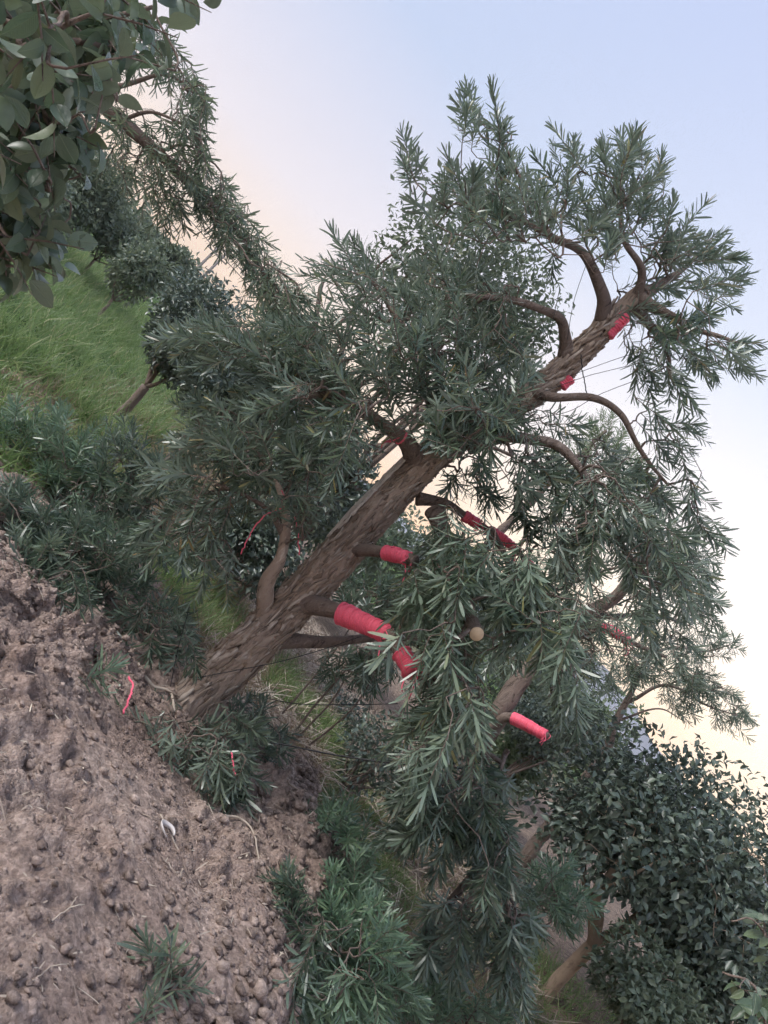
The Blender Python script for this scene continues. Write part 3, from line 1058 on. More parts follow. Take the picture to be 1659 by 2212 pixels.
pt, rd = on_limb('wrapped_right', .40, .75, .010)
twine_wrap('long thick red twine wrapping on the limb right of the trunk', pt, rd + np.linspace(.005, -.006, len(rd)), 78)
pt, rd = on_limb('wrapped_right', .90, 1.0, .006)
pt = np.vstack([pt, pt[-1] + (pt[-1] - pt[-3]) * .6, pt[-1] + (pt[-1] - pt[-3]) * 1.1])
twine_wrap('frayed clump of red twine hanging below the long wrapping', pt, np.concatenate([rd, [.056, .040]]) + .004, 24)
pt, rd = on_limb('stub_right', .62, .92, .008)
twine_wrap('short red twine band round the stub high on the trunk', pt, rd, 30)
pt, rd = on_limb('mid_left', .10, .19, .003)
twine_wrap('red twine tied round the limb at the trunk fork', pt, np.minimum(rd, .036), 12)
pt, rd = on_limb('right_wrapped', .32, .42, .006)
twine_wrap('small red twine band against the bright sky behind the trunk', pt, rd, 9)
pt, rd = on_limb('right_wrapped', .48, .68, .008)
twine_wrap('pinkish red twine winding on the back branch among leaves', pt, rd, 24)
pt, rd = on_limb('right_wrapped', .76, .84, .006)
twine_wrap('faded pink twine knot below yellowing leaves', pt, rd, 8)
k0 = 298
twine_wrap('red twine knot on the topmost part of the trunk', tp[k0:k0 + 16] + D(.55, .7, -.5) * .050, np.full(16, .030), 12)
k0 = 262
twine_wrap('red twine knot beside the thin bare branch on the upper trunk', tp[k0:k0 + 8] + D(.5, .7, -.4) * .07, np.full(8, .03), 7)

#@@OTHERS
# ------------------------------------------------------------------ other podocarpus
def pod_tree(name, label, basept, limb_specs, spec, mat=POD_FAR, nl=34, ll=.098, sd=.3, group=None, parts=0, length=(.13, .24), bark=None, lw=.0116, thin=1.0, spread=(72, 25), clear=()):
    t = thing(name, label, 'tree' if 'tree' in name else 'shrub', basept, group)
    wd = [np.array(basept)]
    pa = {}
    for q, (pts, r0, r1) in enumerate(limb_specs):
        path, rad, o = limb(t, pts, r0, r1, bark or (BARK if r0 > .1 and name.endswith('xx') else BARK_THIN), 'trunk' if q == 0 else 'limb', 20 if r0 > .06 else 10, .008 if r0 > .06 else .002, n=len(pts) * 10)
        wd += [path[k] for k in range(0, len(path), 3)]
        pa[q] = (path, rad)
    b_, d_ = clusters([(a, b, c, d, e_, max(2, round(n_ * thin)), g) for a, b, c, d, e_, n_, g in spec], sd)
    if clear:
        qx, qy = project(b_)
        ok = np.ones(len(b_), bool)
        for cx_, cy_, r_ in clear:
            ok &= np.hypot(qx / S - cx_, qy / S - cy_) > r_
        b_, d_ = b_[ok], d_[ok]
    l_ = rng.uniform(length[0], length[1], len(b_))
    bs = b_ - d_ * l_[:, None] * .5
    mb = MB()
    twig_net(wd, bs, d_, l_, mb)
    mb.build('twigs', BARK_THIN, t)['kind'] = 'stuff'
    foliage(t, pod_shoots(bs, d_, l_, nl, ll, lw, spread=spread), STRAPS, mat, parts)
    return t, pa


def gpt(px, py, d):
    p = P(px, py, d)
    p[2] = float(terrain(p[0], p[1])) - .03
    return p


def on_ground(px, py, lift=.01):
    """where the line of sight through (px, py) meets the ground"""
    lo, hi = .8, 12.0
    for _ in range(40):
        mid = (lo + hi) / 2
        p = P(px, py, mid)
        if p[2] > float(terrain(p[0], p[1], False)):
            lo = mid
        else:
            hi = mid
    p = P(px, py, lo)
    p[2] = float(terrain(p[0], p[1])) + lift
    return p


# low podocarpus below the big tree, its sprays hang over the bank
b0 = gpt(1010, 1960, 4.3)
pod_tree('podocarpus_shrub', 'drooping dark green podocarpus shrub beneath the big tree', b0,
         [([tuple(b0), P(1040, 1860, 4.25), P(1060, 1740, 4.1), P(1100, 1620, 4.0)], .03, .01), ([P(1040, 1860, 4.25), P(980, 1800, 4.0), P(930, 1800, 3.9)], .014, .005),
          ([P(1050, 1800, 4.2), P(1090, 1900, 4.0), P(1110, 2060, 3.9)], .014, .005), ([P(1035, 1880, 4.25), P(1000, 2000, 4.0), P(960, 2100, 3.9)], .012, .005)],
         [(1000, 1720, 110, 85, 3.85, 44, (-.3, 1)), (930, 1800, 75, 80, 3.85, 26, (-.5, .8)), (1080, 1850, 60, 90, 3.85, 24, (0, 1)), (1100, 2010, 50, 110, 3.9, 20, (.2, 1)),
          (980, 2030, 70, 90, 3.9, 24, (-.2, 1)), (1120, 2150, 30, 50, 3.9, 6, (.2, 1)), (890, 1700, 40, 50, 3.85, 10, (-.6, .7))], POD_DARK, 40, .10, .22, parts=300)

# second podocarpus behind, right
b2 = gpt(985, 1690, 6.4)
t2, pa2 = pod_tree('podocarpus_tree', 'second podocarpus tree with crooked reddish trunk behind the drooping shoots', b2,
         [([tuple(b2), P(1050, 1590, 6.35), P(1085, 1530, 6.3), P(1140, 1445, 6.4), P(1220, 1390, 6.5), P(1270, 1330, 6.5), P(1340, 1280, 6.5), P(1400, 1180, 6.5)], .108, .045),
          ([P(1060, 1575, 6.3), P(1100, 1548, 6.2), P(1180, 1592, 6.0)], .045, .032),
          ([P(1230, 1380, 6.5), P(1300, 1360, 6.4), P(1355, 1385, 6.3), P(1440, 1420, 6.3)], .04, .012),
          ([P(1270, 1330, 6.5), P(1400, 1330, 6.6), P(1480, 1350, 6.6)], .03, .01)],
         [(1300, 1390, 80, 60, 6.4, 34, (.3, .9)), (1230, 1440, 60, 60, 6.4, 30, (0, 1)), (1470, 1230, 70, 80, 6.5, 34, (.6, .6)), (1390, 1180, 90, 90, 6.6, 40, (.4, .4)), (1510, 1330, 45, 55, 6.5, 16, (.7, .6)),
          (1440, 1400, 70, 40, 6.4, 22, (.5, .8)), (1250, 1300, 80, 70, 6.7, 30, (0, .5)), (1330, 1480, 40, 40, 6.4, 10, (.2, 1)), (1160, 1260, 60, 60, 6.6, 14, (0, .5)), (1250, 1180, 90, 80, 6.8, 36, (0, -.2)), (1090, 1420, 60, 40, 6.5, 12, (-.2, 1))],
         POD_FAR, 30, .105, .4, clear=[(1370, 1545, 70)])
pt, rd = pa2[1]
twine_wrap('red twine sleeve on the stub low behind the drooping shoots', pt[13:29], rd[13:29] + .010, 26, name='red_twine_wrap')
pt, rd = pa2[2]
twine_wrap('thin red twine sleeve near the orange glow at right', pt[13:24], rd[13:24] + .010, 18)

# pale tree far behind at right top, and the tree whose branches cross the glow
b3 = gpt(900, 1330, 10)
pod_tree('podocarpus_tree', 'pale green tree top behind the crown at right', b3,
         [([tuple(b3), P(1050, 1180, 10), P(1200, 1030, 10), P(1310, 930, 10)], .11, .02)],
         [(1300, 950, 50, 55, 10, 40, (.1, -.9)), (1330, 1010, 60, 60, 10, 44, (.3, -.6)), (1220, 1030, 70, 60, 10, 40, (-.3, -.6)), (1380, 1080, 60, 60, 10, 26, (.5, .3))], BUSH_PALE, 30, .12, .4, length=(.2, .36))
b4 = gpt(1240, 1760, 8)
pod_tree('podocarpus_tree', 'sparse tree with branches across the orange glow at right', b4,
         [([tuple(b4), P(1290, 1650, 8), P(1330, 1560, 8), P(1390, 1440, 8), P(1420, 1390, 8)], .08, .02), ([P(1390, 1440, 8), P(1440, 1402, 7.9), P(1530, 1405, 7.8), P(1575, 1395, 7.8)], .022, .006),
          ([P(1350, 1520, 8), P(1440, 1480, 7.9), P(1520, 1520, 7.8), P(1590, 1545, 7.8)], .022, .006), ([P(1330, 1560, 8), P(1420, 1530, 8.1), P(1480, 1560, 8.1)], .016, .005)],
         [(1470, 1470, 75, 35, 7.9, 34, (.5, .7)), (1530, 1500, 60, 30, 7.8, 26, (.6, .7)), (1580, 1545, 35, 22, 7.8, 12, (.7, .7)), (1560, 1400, 28, 24, 7.8, 10, (.5, -.6)), (1490, 1420, 50, 26, 7.9, 14, (.3, .7)),
          (1400, 1430, 50, 40, 8, 26, (.2, .5)), (1350, 1460, 40, 50, 8, 26, (0, .7)), (1440, 1540, 60, 25, 8.1, 12, (.3, .6)), (1600, 1560, 20, 16, 7.8, 4, (.8, .6))], POD_FAR, 26, .10, .3, clear=[(1370, 1545, 75), (1420, 1560, 40)])

# left podocarpus: long level bough reaching in from behind the near shrub
b5 = np.array([-3.9, 4.6, 0.0])
b5[2] = float(terrain(b5[0], b5[1])) - .05
pod_tree('podocarpus_tree', 'podocarpus tree at left with long level bough against the sky', b5,
         [([tuple(b5), (-3.75, 4.6, 1.1), (-3.6, 4.55, 1.9), (-3.5, 4.5, 2.35), (-3.4, 4.5, 2.9)], .12, .04),
          ([(-3.55, 4.55, 2.15), P(60, 90, 4.5), P(150, 165, 4.5), P(235, 240, 4.5), P(310, 300, 4.5), P(390, 375, 4.5), P(450, 440, 4.5), P(510, 500, 4.5), P(570, 590, 4.5), P(640, 670, 4.5)], .065, .008),
          ([P(200, 200, 4.5), P(290, 170, 4.4), P(360, 160, 4.4), P(430, 220, 4.4)], .02, .005),
          ([P(260, 260, 4.5), P(320, 242, 4.45), P(400, 270, 4.4), P(440, 300, 4.4)], .014, .004), ([P(340, 330, 4.5), P(400, 310, 4.4), P(450, 340, 4.4)], .012, .004)],
         [(365, 130, 40, 60, 4.4, 13, (.3, .9)), (400, 200, 45, 45, 4.4, 14, (.3, .9)), (440, 235, 20, 25, 4.4, 4, (.2, 1)), (300, 110, 60, 60, 4.5, 10, (.2, .9)),
          (340, 300, 50, 40, 4.4, 7, (.2, .9)), (410, 290, 45, 35, 4.4, 12, (.4, .8)), (440, 340, 28, 30, 4.4, 8, (.3, .9)), (370, 340, 40, 25, 4.5, 6, (.2, .9)),
          (270, 280, 45, 60, 4.5, 12, (0, 1)), (330, 390, 50, 40, 4.5, 14, (0, 1)), (370, 450, 40, 40, 4.5, 12, (0, 1)), (250, 370, 30, 30, 4.5, 5, (0, 1)), (420, 410, 40, 30, 4.5, 12, (.3, .8)),
          (470, 430, 40, 40, 4.5, 17, (.5, .8)), (500, 490, 40, 38, 4.5, 18, (.4, .9)), (545, 540, 38, 42, 4.5, 18, (.4, .9)), (590, 610, 36, 45, 4.5, 18, (.3, .9)), (635, 670, 40, 45, 4.5, 20, (.2, 1)), (600, 690, 40, 40, 4.5, 10, (0, 1)),
          (560, 620, 25, 40, 4.5, 7, (-.1, 1)), (665, 710, 30, 40, 4.6, 8, (.2, 1)), (120, 80, 80, 60, 4.5, 14, (0, 1)), (200, 130, 60, 60, 4.5, 12, (.2, 1)), (170, 260, 50, 60, 4.5, 10, (0, 1))], BOUGH, 26, .078, .20, length=(.13, .26), lw=.0092, thin=1.12)

# low dark podocarpus spread along the back of the dug plot, left
LOWS = [
    ('sprawling dark podocarpus at the left edge behind the soil', (60, 1030, 5.2), [(60, 930, 90, 50, 5.2, 34, (.2, -.9)), (150, 960, 80, 60, 5.2, 34, (.2, -.6)), (60, 1060, 90, 70, 5.1, 30, (-.1, -.5)), (170, 1060, 80, 60, 5.0, 26, (.2, .2))], POD_GREEN),
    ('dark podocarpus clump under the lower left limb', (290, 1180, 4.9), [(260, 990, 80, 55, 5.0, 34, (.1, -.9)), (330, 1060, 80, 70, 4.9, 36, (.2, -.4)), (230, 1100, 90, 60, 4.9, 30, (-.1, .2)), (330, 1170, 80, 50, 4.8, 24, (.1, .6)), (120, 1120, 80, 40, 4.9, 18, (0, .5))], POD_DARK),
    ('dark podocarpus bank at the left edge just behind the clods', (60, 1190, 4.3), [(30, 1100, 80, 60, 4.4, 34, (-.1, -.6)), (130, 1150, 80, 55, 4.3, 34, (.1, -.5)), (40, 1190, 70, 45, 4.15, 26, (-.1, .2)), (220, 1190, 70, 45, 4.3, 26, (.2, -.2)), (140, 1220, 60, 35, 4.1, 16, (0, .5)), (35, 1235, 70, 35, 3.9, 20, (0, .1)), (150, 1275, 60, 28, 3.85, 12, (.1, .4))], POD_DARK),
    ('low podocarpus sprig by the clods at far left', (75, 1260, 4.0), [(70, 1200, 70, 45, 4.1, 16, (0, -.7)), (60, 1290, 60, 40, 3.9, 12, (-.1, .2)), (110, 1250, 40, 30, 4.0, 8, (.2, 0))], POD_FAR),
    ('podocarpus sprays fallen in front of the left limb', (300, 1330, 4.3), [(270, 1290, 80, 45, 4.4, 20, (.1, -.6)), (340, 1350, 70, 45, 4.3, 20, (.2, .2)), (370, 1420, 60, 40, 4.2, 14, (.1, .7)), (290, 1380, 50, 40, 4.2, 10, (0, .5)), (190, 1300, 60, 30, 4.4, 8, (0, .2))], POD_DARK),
    ('green podocarpus sprig on the soil left of the trunk foot', (190, 1470, 3.6), [(190, 1450, 35, 40, 3.6, 8, (0, -.8)), (205, 1510, 40, 30, 3.6, 8, (.1, .5))], POD_GREEN),
    ('heap of cut podocarpus sprays at the trunk foot', (400, 1640, 3.75), [(325, 1555, 55, 45, 3.8, 22, (-.3, -.2)), (350, 1640, 70, 60, 3.7, 36, (-.3, .6)), (440, 1665, 80, 55, 3.7, 40, (0, .7)), (490, 1590, 60, 50, 3.8, 20, (.3, .2)), (380, 1720, 65, 35, 3.6, 22, (-.1, .9)), (510, 1690, 45, 45, 3.7, 18, (.2, .7)), (300, 1600, 30, 40, 3.75, 10, (-.5, .3))], POD_FAR),
    ('podocarpus sprigs right of the trunk foot on the bank crest', (560, 1560, 4.5), [(540, 1540, 45, 50, 4.5, 12, (.2, -.4)), (580, 1610, 40, 40, 4.4, 10, (.4, .3))], POD_DARK),
    ('fresh green podocarpus spreading down the bank at bottom', (770, 2080, 3.7), [(740, 1960, 75, 60, 3.7, 26, (.3, -.7)), (780, 2060, 70, 70, 3.6, 30, (.4, -.3)), (700, 2010, 60, 50, 3.5, 18, (-.2, -.6)), (740, 2150, 80, 60, 3.4, 26, (.1, .4)), (830, 2150, 60, 60, 3.6, 18, (.4, .2))], POD_GREEN),
    ('leafy podocarpus spray overhanging the soil edge near the cracks', (650, 1990, 3.2), [(640, 1960, 40, 50, 3.2, 12, (-.4, -.8)), (660, 2060, 50, 60, 3.1, 14, (-.3, .4)), (620, 2150, 50, 60, 3.0, 12, (-.3, .5))], POD_DARK),
    ('podocarpus sprigs on the bank below the crest', (720, 1790, 4.3), [(700, 1780, 55, 50, 4.3, 16, (.2, -.5)), (760, 1840, 50, 50, 4.2, 18, (.3, .2)), (790, 1910, 40, 50, 4.1, 12, (.2, .5))], POD_GREEN),
    ('podocarpus sprig at the bottom edge of the soil', (340, 2170, 2.35), [(350, 2110, 30, 50, 2.35, 5, (.1, -.8)), (300, 2160, 30, 40, 2.3, 4, (-.4, -.6))], POD_FAR),
    ('green podocarpus under the round crown at right', (1190, 2000, 5.2), [(1190, 1900, 50, 60, 5.2, 22, (.1, -.7)), (1230, 1960, 50, 50, 5.1, 20, (.4, .2)), (1150, 1980, 40, 60, 5.2, 14, (-.2, .4))], POD_GREEN),
    ('podocarpus seedlings low at the bottom edge', (950, 2180, 4.2), [(900, 2160, 60, 50, 4.2, 18, (0, -.6)), (1010, 2180, 60, 40, 4.2, 16, (.3, -.5)), (1070, 2195, 40, 30, 4.2, 8, (.3, .2))], POD_GREEN),
    ('podocarpus thicket behind the trunk below the red wrapping', (850, 1440, 5.4), [(800, 1280, 90, 50, 5.4, 34, (.1, -.6)), (880, 1300, 70, 60, 5.2, 26, (.2, .4)), (760, 1440, 70, 40, 5.2, 20, (.1, .2)), (820, 1440, 50, 50, 5.0, 16, (0, .7))], POD_DARK),
]
for lab, bb, spec, mat in LOWS:
    b_ = gpt(*bb)
    lm = []
    for q, s_ in enumerate(spec):
        c_ = P(s_[0], s_[1], s_[4])
        c_[2] = max(c_[2], float(terrain(c_[0], c_[1])) + .04)
        g_ = b_ * .35 + c_ * .65
        g_[2] = float(terrain(g_[0], g_[1])) - .02
        md = g_ * .45 + c_ * .55 + np.array([random.uniform(-.05, .05), random.uniform(-.05, .05), .03])
        lm.append(([tuple(g_), tuple(md), tuple(c_)], .009, .004))
    pod_tree('podocarpus_shrub', lab, b_, lm, spec, mat, 34, .088, .16, length=(.14, .27), lw=.0102, spread=(62, 26))

#@@BUSH
# ------------------------------------------------------------------ broadleaf shrubs and trees
def crown_leaves(c, rad, n, size, lobes=9, asp=.5, shell=.22, droop=.2, lumpy=.45):
    c = np.asarray(c, dtype=float)
    rad = np.asarray(rad, dtype=float)
    lc, lr = [], []
    for _ in range(lobes):
        v = unit(rng.normal(0, 1, 3)) * rng.uniform(.25, .62)
        lc.append(v)
        lr.append(rng.uniform(.42, .62))
    lc.append(np.zeros(3))
    lr.append(.72)
    lc, lr = np.array(lc), np.array(lr)
    which = rng.integers(0, len(lc), n)
    d = unit(rng.normal(0, 1, (n, 3)))
    rr = lr[which] * (1 - np.abs(rng.normal(0, shell, n)))
    rr *= 1 + lumpy * .35 * vnoise(d * 3 + which[:, None] * 3.3)
    p = lc[which] + d * rr[:, None]
    pos = c + p * rad
    outw = unit(p / 1.0)
    t = unit(outw * .55 + rng.normal(0, .6, (n, 3)) + np.array([0, 0, -droop]))
    nn = unit(outw * .5 + np.array([0, 0, .55]) + rng.normal(0, .45, (n, 3)))
    L = size * rng.uniform(.65, 1.2, n)
    return dict(pos=pos, t=t, n=nn, len=L, wid=L * asp * rng.uniform(.85, 1.15, n))


def bush(name, label, c, rad, n, size, mat, shapes=DIAM, cat='shrub', stems=5, bark=None, lobes=9, asp=.5, group=None, parts=0, basept=None, stem_r=.03, lumpy=.45):
    c = np.asarray(c, dtype=float)
    if basept is None:
        basept = np.array([c[0], c[1], float(terrain(c[0], c[1])) - .03])
    t = thing(name, label, cat, basept, group)
    fr = crown_leaves(c, rad, n, size, lobes, asp, lumpy=lumpy)
    fork = basept + (c - basept) * .35
    fork[2] = basept[2] + max((c[2] - basept[2]) * .4, .02)
    mb = MB()
    tube(mb, catmull(np.array([basept, (basept + fork) / 2 + [.02, 0, 0], fork]), 12), np.linspace(stem_r * 1.25, stem_r, 12), 10, bark_disp(.003))
    mb.build('trunk', bark or BARK_THIN, t)
    tips = fr['pos'][rng.integers(0, n, stems)]
    for q in range(stems):
        mb = MB()
        e_ = c + (tips[q] - c) * .85
        tube(mb, catmull(np.array([fork, fork * .65 + e_ * .35 + rng.normal(0, .12, 3) * np.linalg.norm(e_ - fork), fork * .3 + e_ * .7 + rng.normal(0, .1, 3) * np.linalg.norm(e_ - fork), e_]), 12), np.linspace(stem_r * .6, stem_r * .12, 12), 7)
        mb.build('limb', bark or BARK_THIN, t)
    foliage(t, fr, shapes, mat, parts)
    return t


# round dark shrubs behind the left side of the tree
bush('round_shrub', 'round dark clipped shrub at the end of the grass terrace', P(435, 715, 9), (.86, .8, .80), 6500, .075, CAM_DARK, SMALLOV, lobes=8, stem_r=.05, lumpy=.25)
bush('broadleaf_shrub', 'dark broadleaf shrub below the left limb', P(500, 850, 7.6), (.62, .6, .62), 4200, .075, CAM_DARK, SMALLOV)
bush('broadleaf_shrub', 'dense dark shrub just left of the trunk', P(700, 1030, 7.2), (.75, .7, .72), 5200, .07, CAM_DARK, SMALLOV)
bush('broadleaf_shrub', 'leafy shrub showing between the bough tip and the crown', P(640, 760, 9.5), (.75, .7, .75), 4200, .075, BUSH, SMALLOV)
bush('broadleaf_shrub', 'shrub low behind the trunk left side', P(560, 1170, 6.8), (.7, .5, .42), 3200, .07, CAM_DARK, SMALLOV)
bush('hillside_bush', 'tall grey green bush above the grass at far left', P(180, 425, 17), (1.15, 1.0, 1.1), 6500, .12, BUSH, SMALLOV, lobes=12)
bush('hillside_bush', 'bush behind the near leaves at the far left edge', P(40, 440, 15), (1.3, 1.1, 1.1), 5000, .14, BUSH, SMALLOV, lobes=10)
bush('hillside_bush', 'small bush at the corner of the grass terrace', P(300, 590, 15), (.70, .7, .65), 3000, .10, BUSH, SMALLOV)
bush('hillside_bush', 'dark bush between tall bush and hill slope', P(255, 510, 18), (.85, .8, .75), 3000, .12, BUSH, SMALLOV)
bush('hillside_bush', 'hazy bush on the slope below the power poles', P(375, 585, 26), (1.1, 1.0, .8), 3600, .18, BUSH, SMALLOV)
bush('hillside_bush', 'bush on the slope behind the long bough', P(295, 505, 30), (1.4, 1.2, .9), 3600, .2, BUSH, SMALLOV)
bush('broadleaf_tree', 'small leaved tree rising behind the crown centre', P(1010, 610, 7.5), (1.15, .9, 1.0), 5200, .075, BUSH, SMALLOV, cat='tree', stems=10, lobes=14, stem_r=.06, lumpy=.9)
bush('broadleaf_tree', 'thin leafed tree edge under the upper left branch', P(1110, 690, 7.2), (.5, .5, .45), 1300, .07, BUSH, SMALLOV, cat='tree', stems=8, lobes=8, stem_r=.05, lumpy=.9)
bush('broadleaf_shrub', 'light green bush seen through a gap at right', P(1120, 1640, 9.5), (.6, .6, .55), 2600, .09, BUSH_PALE, SMALLOV)
bush('broadleaf_shrub', 'dark shrub behind the low red sleeve', P(1210, 1560, 8.8), (.6, .6, .6), 3600, .06, CAM_DARK, SMALLOV)
bush('broadleaf_shrub', 'pale hazy bush under the mountain at right', P(1270, 1580, 15), (1.1, 1.0, .9), 4200, .13, BUSH_PALE, SMALLOV)
bush('broadleaf_shrub', 'distant dark hedge bush behind the second trunk', P(1150, 1480, 12), (1.2, 1, .9), 4200, .10, BUSH, SMALLOV)
bush('broadleaf_shrub', 'distant bush behind the stub at centre', P(960, 1290, 11), (1.4, 1, .85), 4600, .10, BUSH, SMALLOV)
bush('broadleaf_shrub', 'distant bush behind the lower trunk', P(800, 1180, 11), (1.4, 1, .9), 4600, .10, BUSH, SMALLOV)
bush('broadleaf_shrub', 'bush at the bottom right below the round crown', P(1400, 2140, 5.0), (.55, .5, .32), 3200, .06, BUSH, SMALLOV)
bush('broadleaf_shrub', 'mixed weeds and bush right of the grey stem', P(1560, 2160, 5.4), (.8, .6, .5), 4200, .06, CAM_DARK, SMALLOV)
bush('broadleaf_shrub', 'thin dark shrub on the litter slope behind the wire', P(800, 1640, 6.2), (.42, .4, .42), 1000, .06, CAM_DARK, SMALLOV, stems=16, stem_r=.018)
bush('broadleaf_shrub', 'small shrub on the litter slope below the thicket', P(745, 1560, 7.4), (.45, .4, .3), 900, .05, CAM_DARK, SMALLOV, stems=12, stem_r=.015)

# round camellia tree, bottom right
b6 = on_ground(1182, 2150, -.04)
K6 = b6[1] / 5.7
ct = thing('camellia_tree', 'round camellia tree with pale forked trunk at bottom right', 'tree', b6)
wood6 = []
for q, (pts, r0, r1) in enumerate([
    ([tuple(b6), P(1215, 2105, 5.7 * K6), P(1250, 2068, 5.7 * K6), P(1282, 2040, 5.7 * K6)], .060, .052),
    ([P(1280, 2042, 5.7 * K6), P(1288, 1990, 5.65 * K6), P(1300, 1930, 5.6 * K6), P(1325, 1880, 5.6 * K6), P(1400, 1790, 5.6 * K6)], .055, .02),
    ([P(1282, 2040, 5.7 * K6), P(1275, 1960, 5.75 * K6), P(1262, 1880, 5.8 * K6), P(1270, 1790, 5.8 * K6)], .040, .014),
    ([P(1285, 2038, 5.7 * K6), P(1330, 2015, 5.7 * K6), P(1380, 2010, 5.8 * K6), P(1470, 1980, 5.8 * K6)], .045, .015),
    ([P(1300, 1930, 5.6 * K6), P(1340, 1900, 5.4 * K6), P(1440, 1850, 5.3 * K6)], .025, .01),
    ([P(1275, 1960, 5.75 * K6), P(1310, 1850, 6.0 * K6), P(1380, 1720, 6.1 * K6)], .025, .01),
    ([P(1290, 2035, 5.7 * K6), P(1400, 1960, 6.0 * K6), P(1500, 1850, 6.1 * K6)], .03, .01)]):
    path, rad, o = limb(ct, pts, r0, r1, BARK_SMOOTH, 'trunk' if q == 0 else 'limb', 16, .003, n=len(pts) * 8)
    wood6 += [path[k] for k in range(len(path) // 3, len(path), 3)]
fr1 = crown_leaves(P(1450, 1885, 5.8 * K6), (1.46 * K6, 1.15 * K6, .92 * K6), 22000, .075, 26, .55, .14, lumpy=.35)
fk = P(1300, 1990, 5.7 * K6)
keep = fr1['pos'][:, 2] > fk[2] + .02 + .30 * np.exp(-((fr1['pos'][:, 0] - fk[0]) / .55) ** 2)
fr1 = {k: a[keep] for k, a in fr1.items()}
mb = MB()
sel = rng.integers(0, len(fr1['pos']), 260)
e_ = fr1['pos'][sel]
cc = P(1440, 1880, 5.8 * K6)
dd = unit(e_ - cc)
twig_net(wood6, e_ - dd * .12, dd, np.full(len(e_), .1), mb)
mb.build('twigs', BARK_SMOOTH, ct)['kind'] = 'stuff'
foliage(ct, fr1, SMALLOV, CAM_DARK, 300)

# near camellia, top left: big leaves close to the lens
def near_camellia(label, basept, stems, sprays, size, asp=.52, mat=CAM):
    t = thing('camellia_shrub', label, 'shrub', basept)
    wd = []
    for q, (pts, r0, r1) in enumerate(stems):
        path = catmull(np.array([np.asarray(z) for z in pts]), 24)
        mb = MB()
        tube(mb, path, np.linspace(r0, r1, 24), 9, bark_disp(.0012, 30))
        mb.build('trunk' if q == 0 else 'branch', BARK_THIN, t)
        wd += list(path[4:])
    frs, tb, td = [], [], []
    for (p0, d, n) in sprays:
        L = size * .36 * n
        d = unit(np.asarray(d))
        p0 = p0 - d * L * .6
        tb.append(p0)
        td.append(d)
        u = unit(np.cross(d, [0.2, .3, 1]))
        w_ = np.cross(d, u)
        j = np.arange(n)
        az = j * 2.4 + random.uniform(0, 6)
        rad = np.cos(az)[:, None] * u + np.sin(az)[:, None] * w_
        a = np.radians(72 - 38 * (j / max(n - 1, 1)) + rng.normal(0, 10, n))
        tt = np.cos(a)[:, None] * d + np.sin(a)[:, None] * rad
        tt[:, 2] -= .25
        tt = unit(tt)
        pos = p0 + d * (L * (j + .6) / n)[:, None]
        nn = unit(d[None] * .8 + np.array([0, -.1, .45]) + rng.normal(0, .25, (n, 3)))
        ll = size * rng.uniform(.75, 1.15, n)
        frs.append(dict(pos=pos, t=tt, n=nn, len=ll, wid=ll * asp * rng.uniform(.9, 1.1, n)))
    mb = MB()
    tb, td = np.array(tb), np.array(td)
    twig_net(wd, tb, td, np.array([size * .42 * s_[2] for s_ in sprays]), mb, 6, .0012, .006)
    mb.build('twigs', BARK_THIN, t)
    foliage(t, merge_fr(frs), OVATES, mat, 300, partmat=CAM_VEIN)
    return t


sp_ = []
for (px, py, rx, ry, d, n) in [(60, 60, 90, 80, 1.3, 16), (190, 70, 80, 60, 1.3, 10), (265, 60, 50, 60, 1.35, 6), (40, 210, 70, 80, 1.35, 14), (120, 200, 60, 60, 1.35, 8), (230, 150, 50, 30, 1.3, 3), (20, 340, 50, 70, 1.4, 9), (90, 320, 50, 50, 1.4, 5), (150, 290, 30, 30, 1.4, 2), (10, 470, 50, 60, 1.45, 6), (60, 500, 40, 40, 1.45, 3), (25, 580, 40, 40, 1.5, 3), (110, 540, 30, 30, 1.5, 2), (370, -10, 20, 10, 1.3, 1)]:
    for _ in range(round(n * 1.75)):
        a = random.uniform(0, 6.28)
        r_ = math.sqrt(random.random())
        p = P(px + rx * r_ * math.cos(a), py + ry * r_ * math.sin(a), d + random.gauss(0, .13))
        sp_.append((p, D(random.gauss(.35, .5), random.gauss(.25, .5), random.gauss(-.1, .5)), random.randint(5, 7)))
nb = np.array([-1.35, 1.30, float(terrain(-1.35, 1.30)) - .02])
near_camellia('near camellia shrub with big oval leaves filling the top left corner', nb,
              [([nb, (-1.33, 1.3, .7), (-1.25, 1.32, 1.3), (-1.15, 1.32, 1.7), (-1.05, 1.32, 1.95)], .022, .008),
               ([(-1.25, 1.32, 1.3), P(0, 420, 1.45), P(60, 380, 1.42)], .010, .004), ([(-1.25, 1.32, 1.35), P(-20, 250, 1.36), P(110, 185, 1.33), P(240, 140, 1.3)], .010, .003),
               ([(-1.15, 1.32, 1.7), P(0, 40, 1.3), P(120, 60, 1.3), P(230, 40, 1.32), P(330, 15, 1.33)], .009, .003), ([(-1.27, 1.31, 1.2), P(-30, 560, 1.45), P(60, 545, 1.46)], .008, .003)], sp_, .053, .58)
sp_ = []
for (px, py, rx, ry, d, n) in [(1665, 2030, 25, 70, 2.7, 3), (1640, 2150, 35, 35, 2.6, 3), (1660, 2190, 25, 25, 2.5, 2)]:
    for _ in range(n):
        a = random.uniform(0, 6.28)
        r_ = math.sqrt(random.random())
        p = P(px + rx * r_ * math.cos(a), py + ry * r_ * math.sin(a), d + random.gauss(0, .13))
        sp_.append((p, D(random.gauss(-.5, .5), random.gauss(-.2, .5), random.gauss(-.1, .4)), random.randint(5, 7)))
nb = np.array([2.55, 2.6, float(terrain(2.55, 2.6)) - .02])
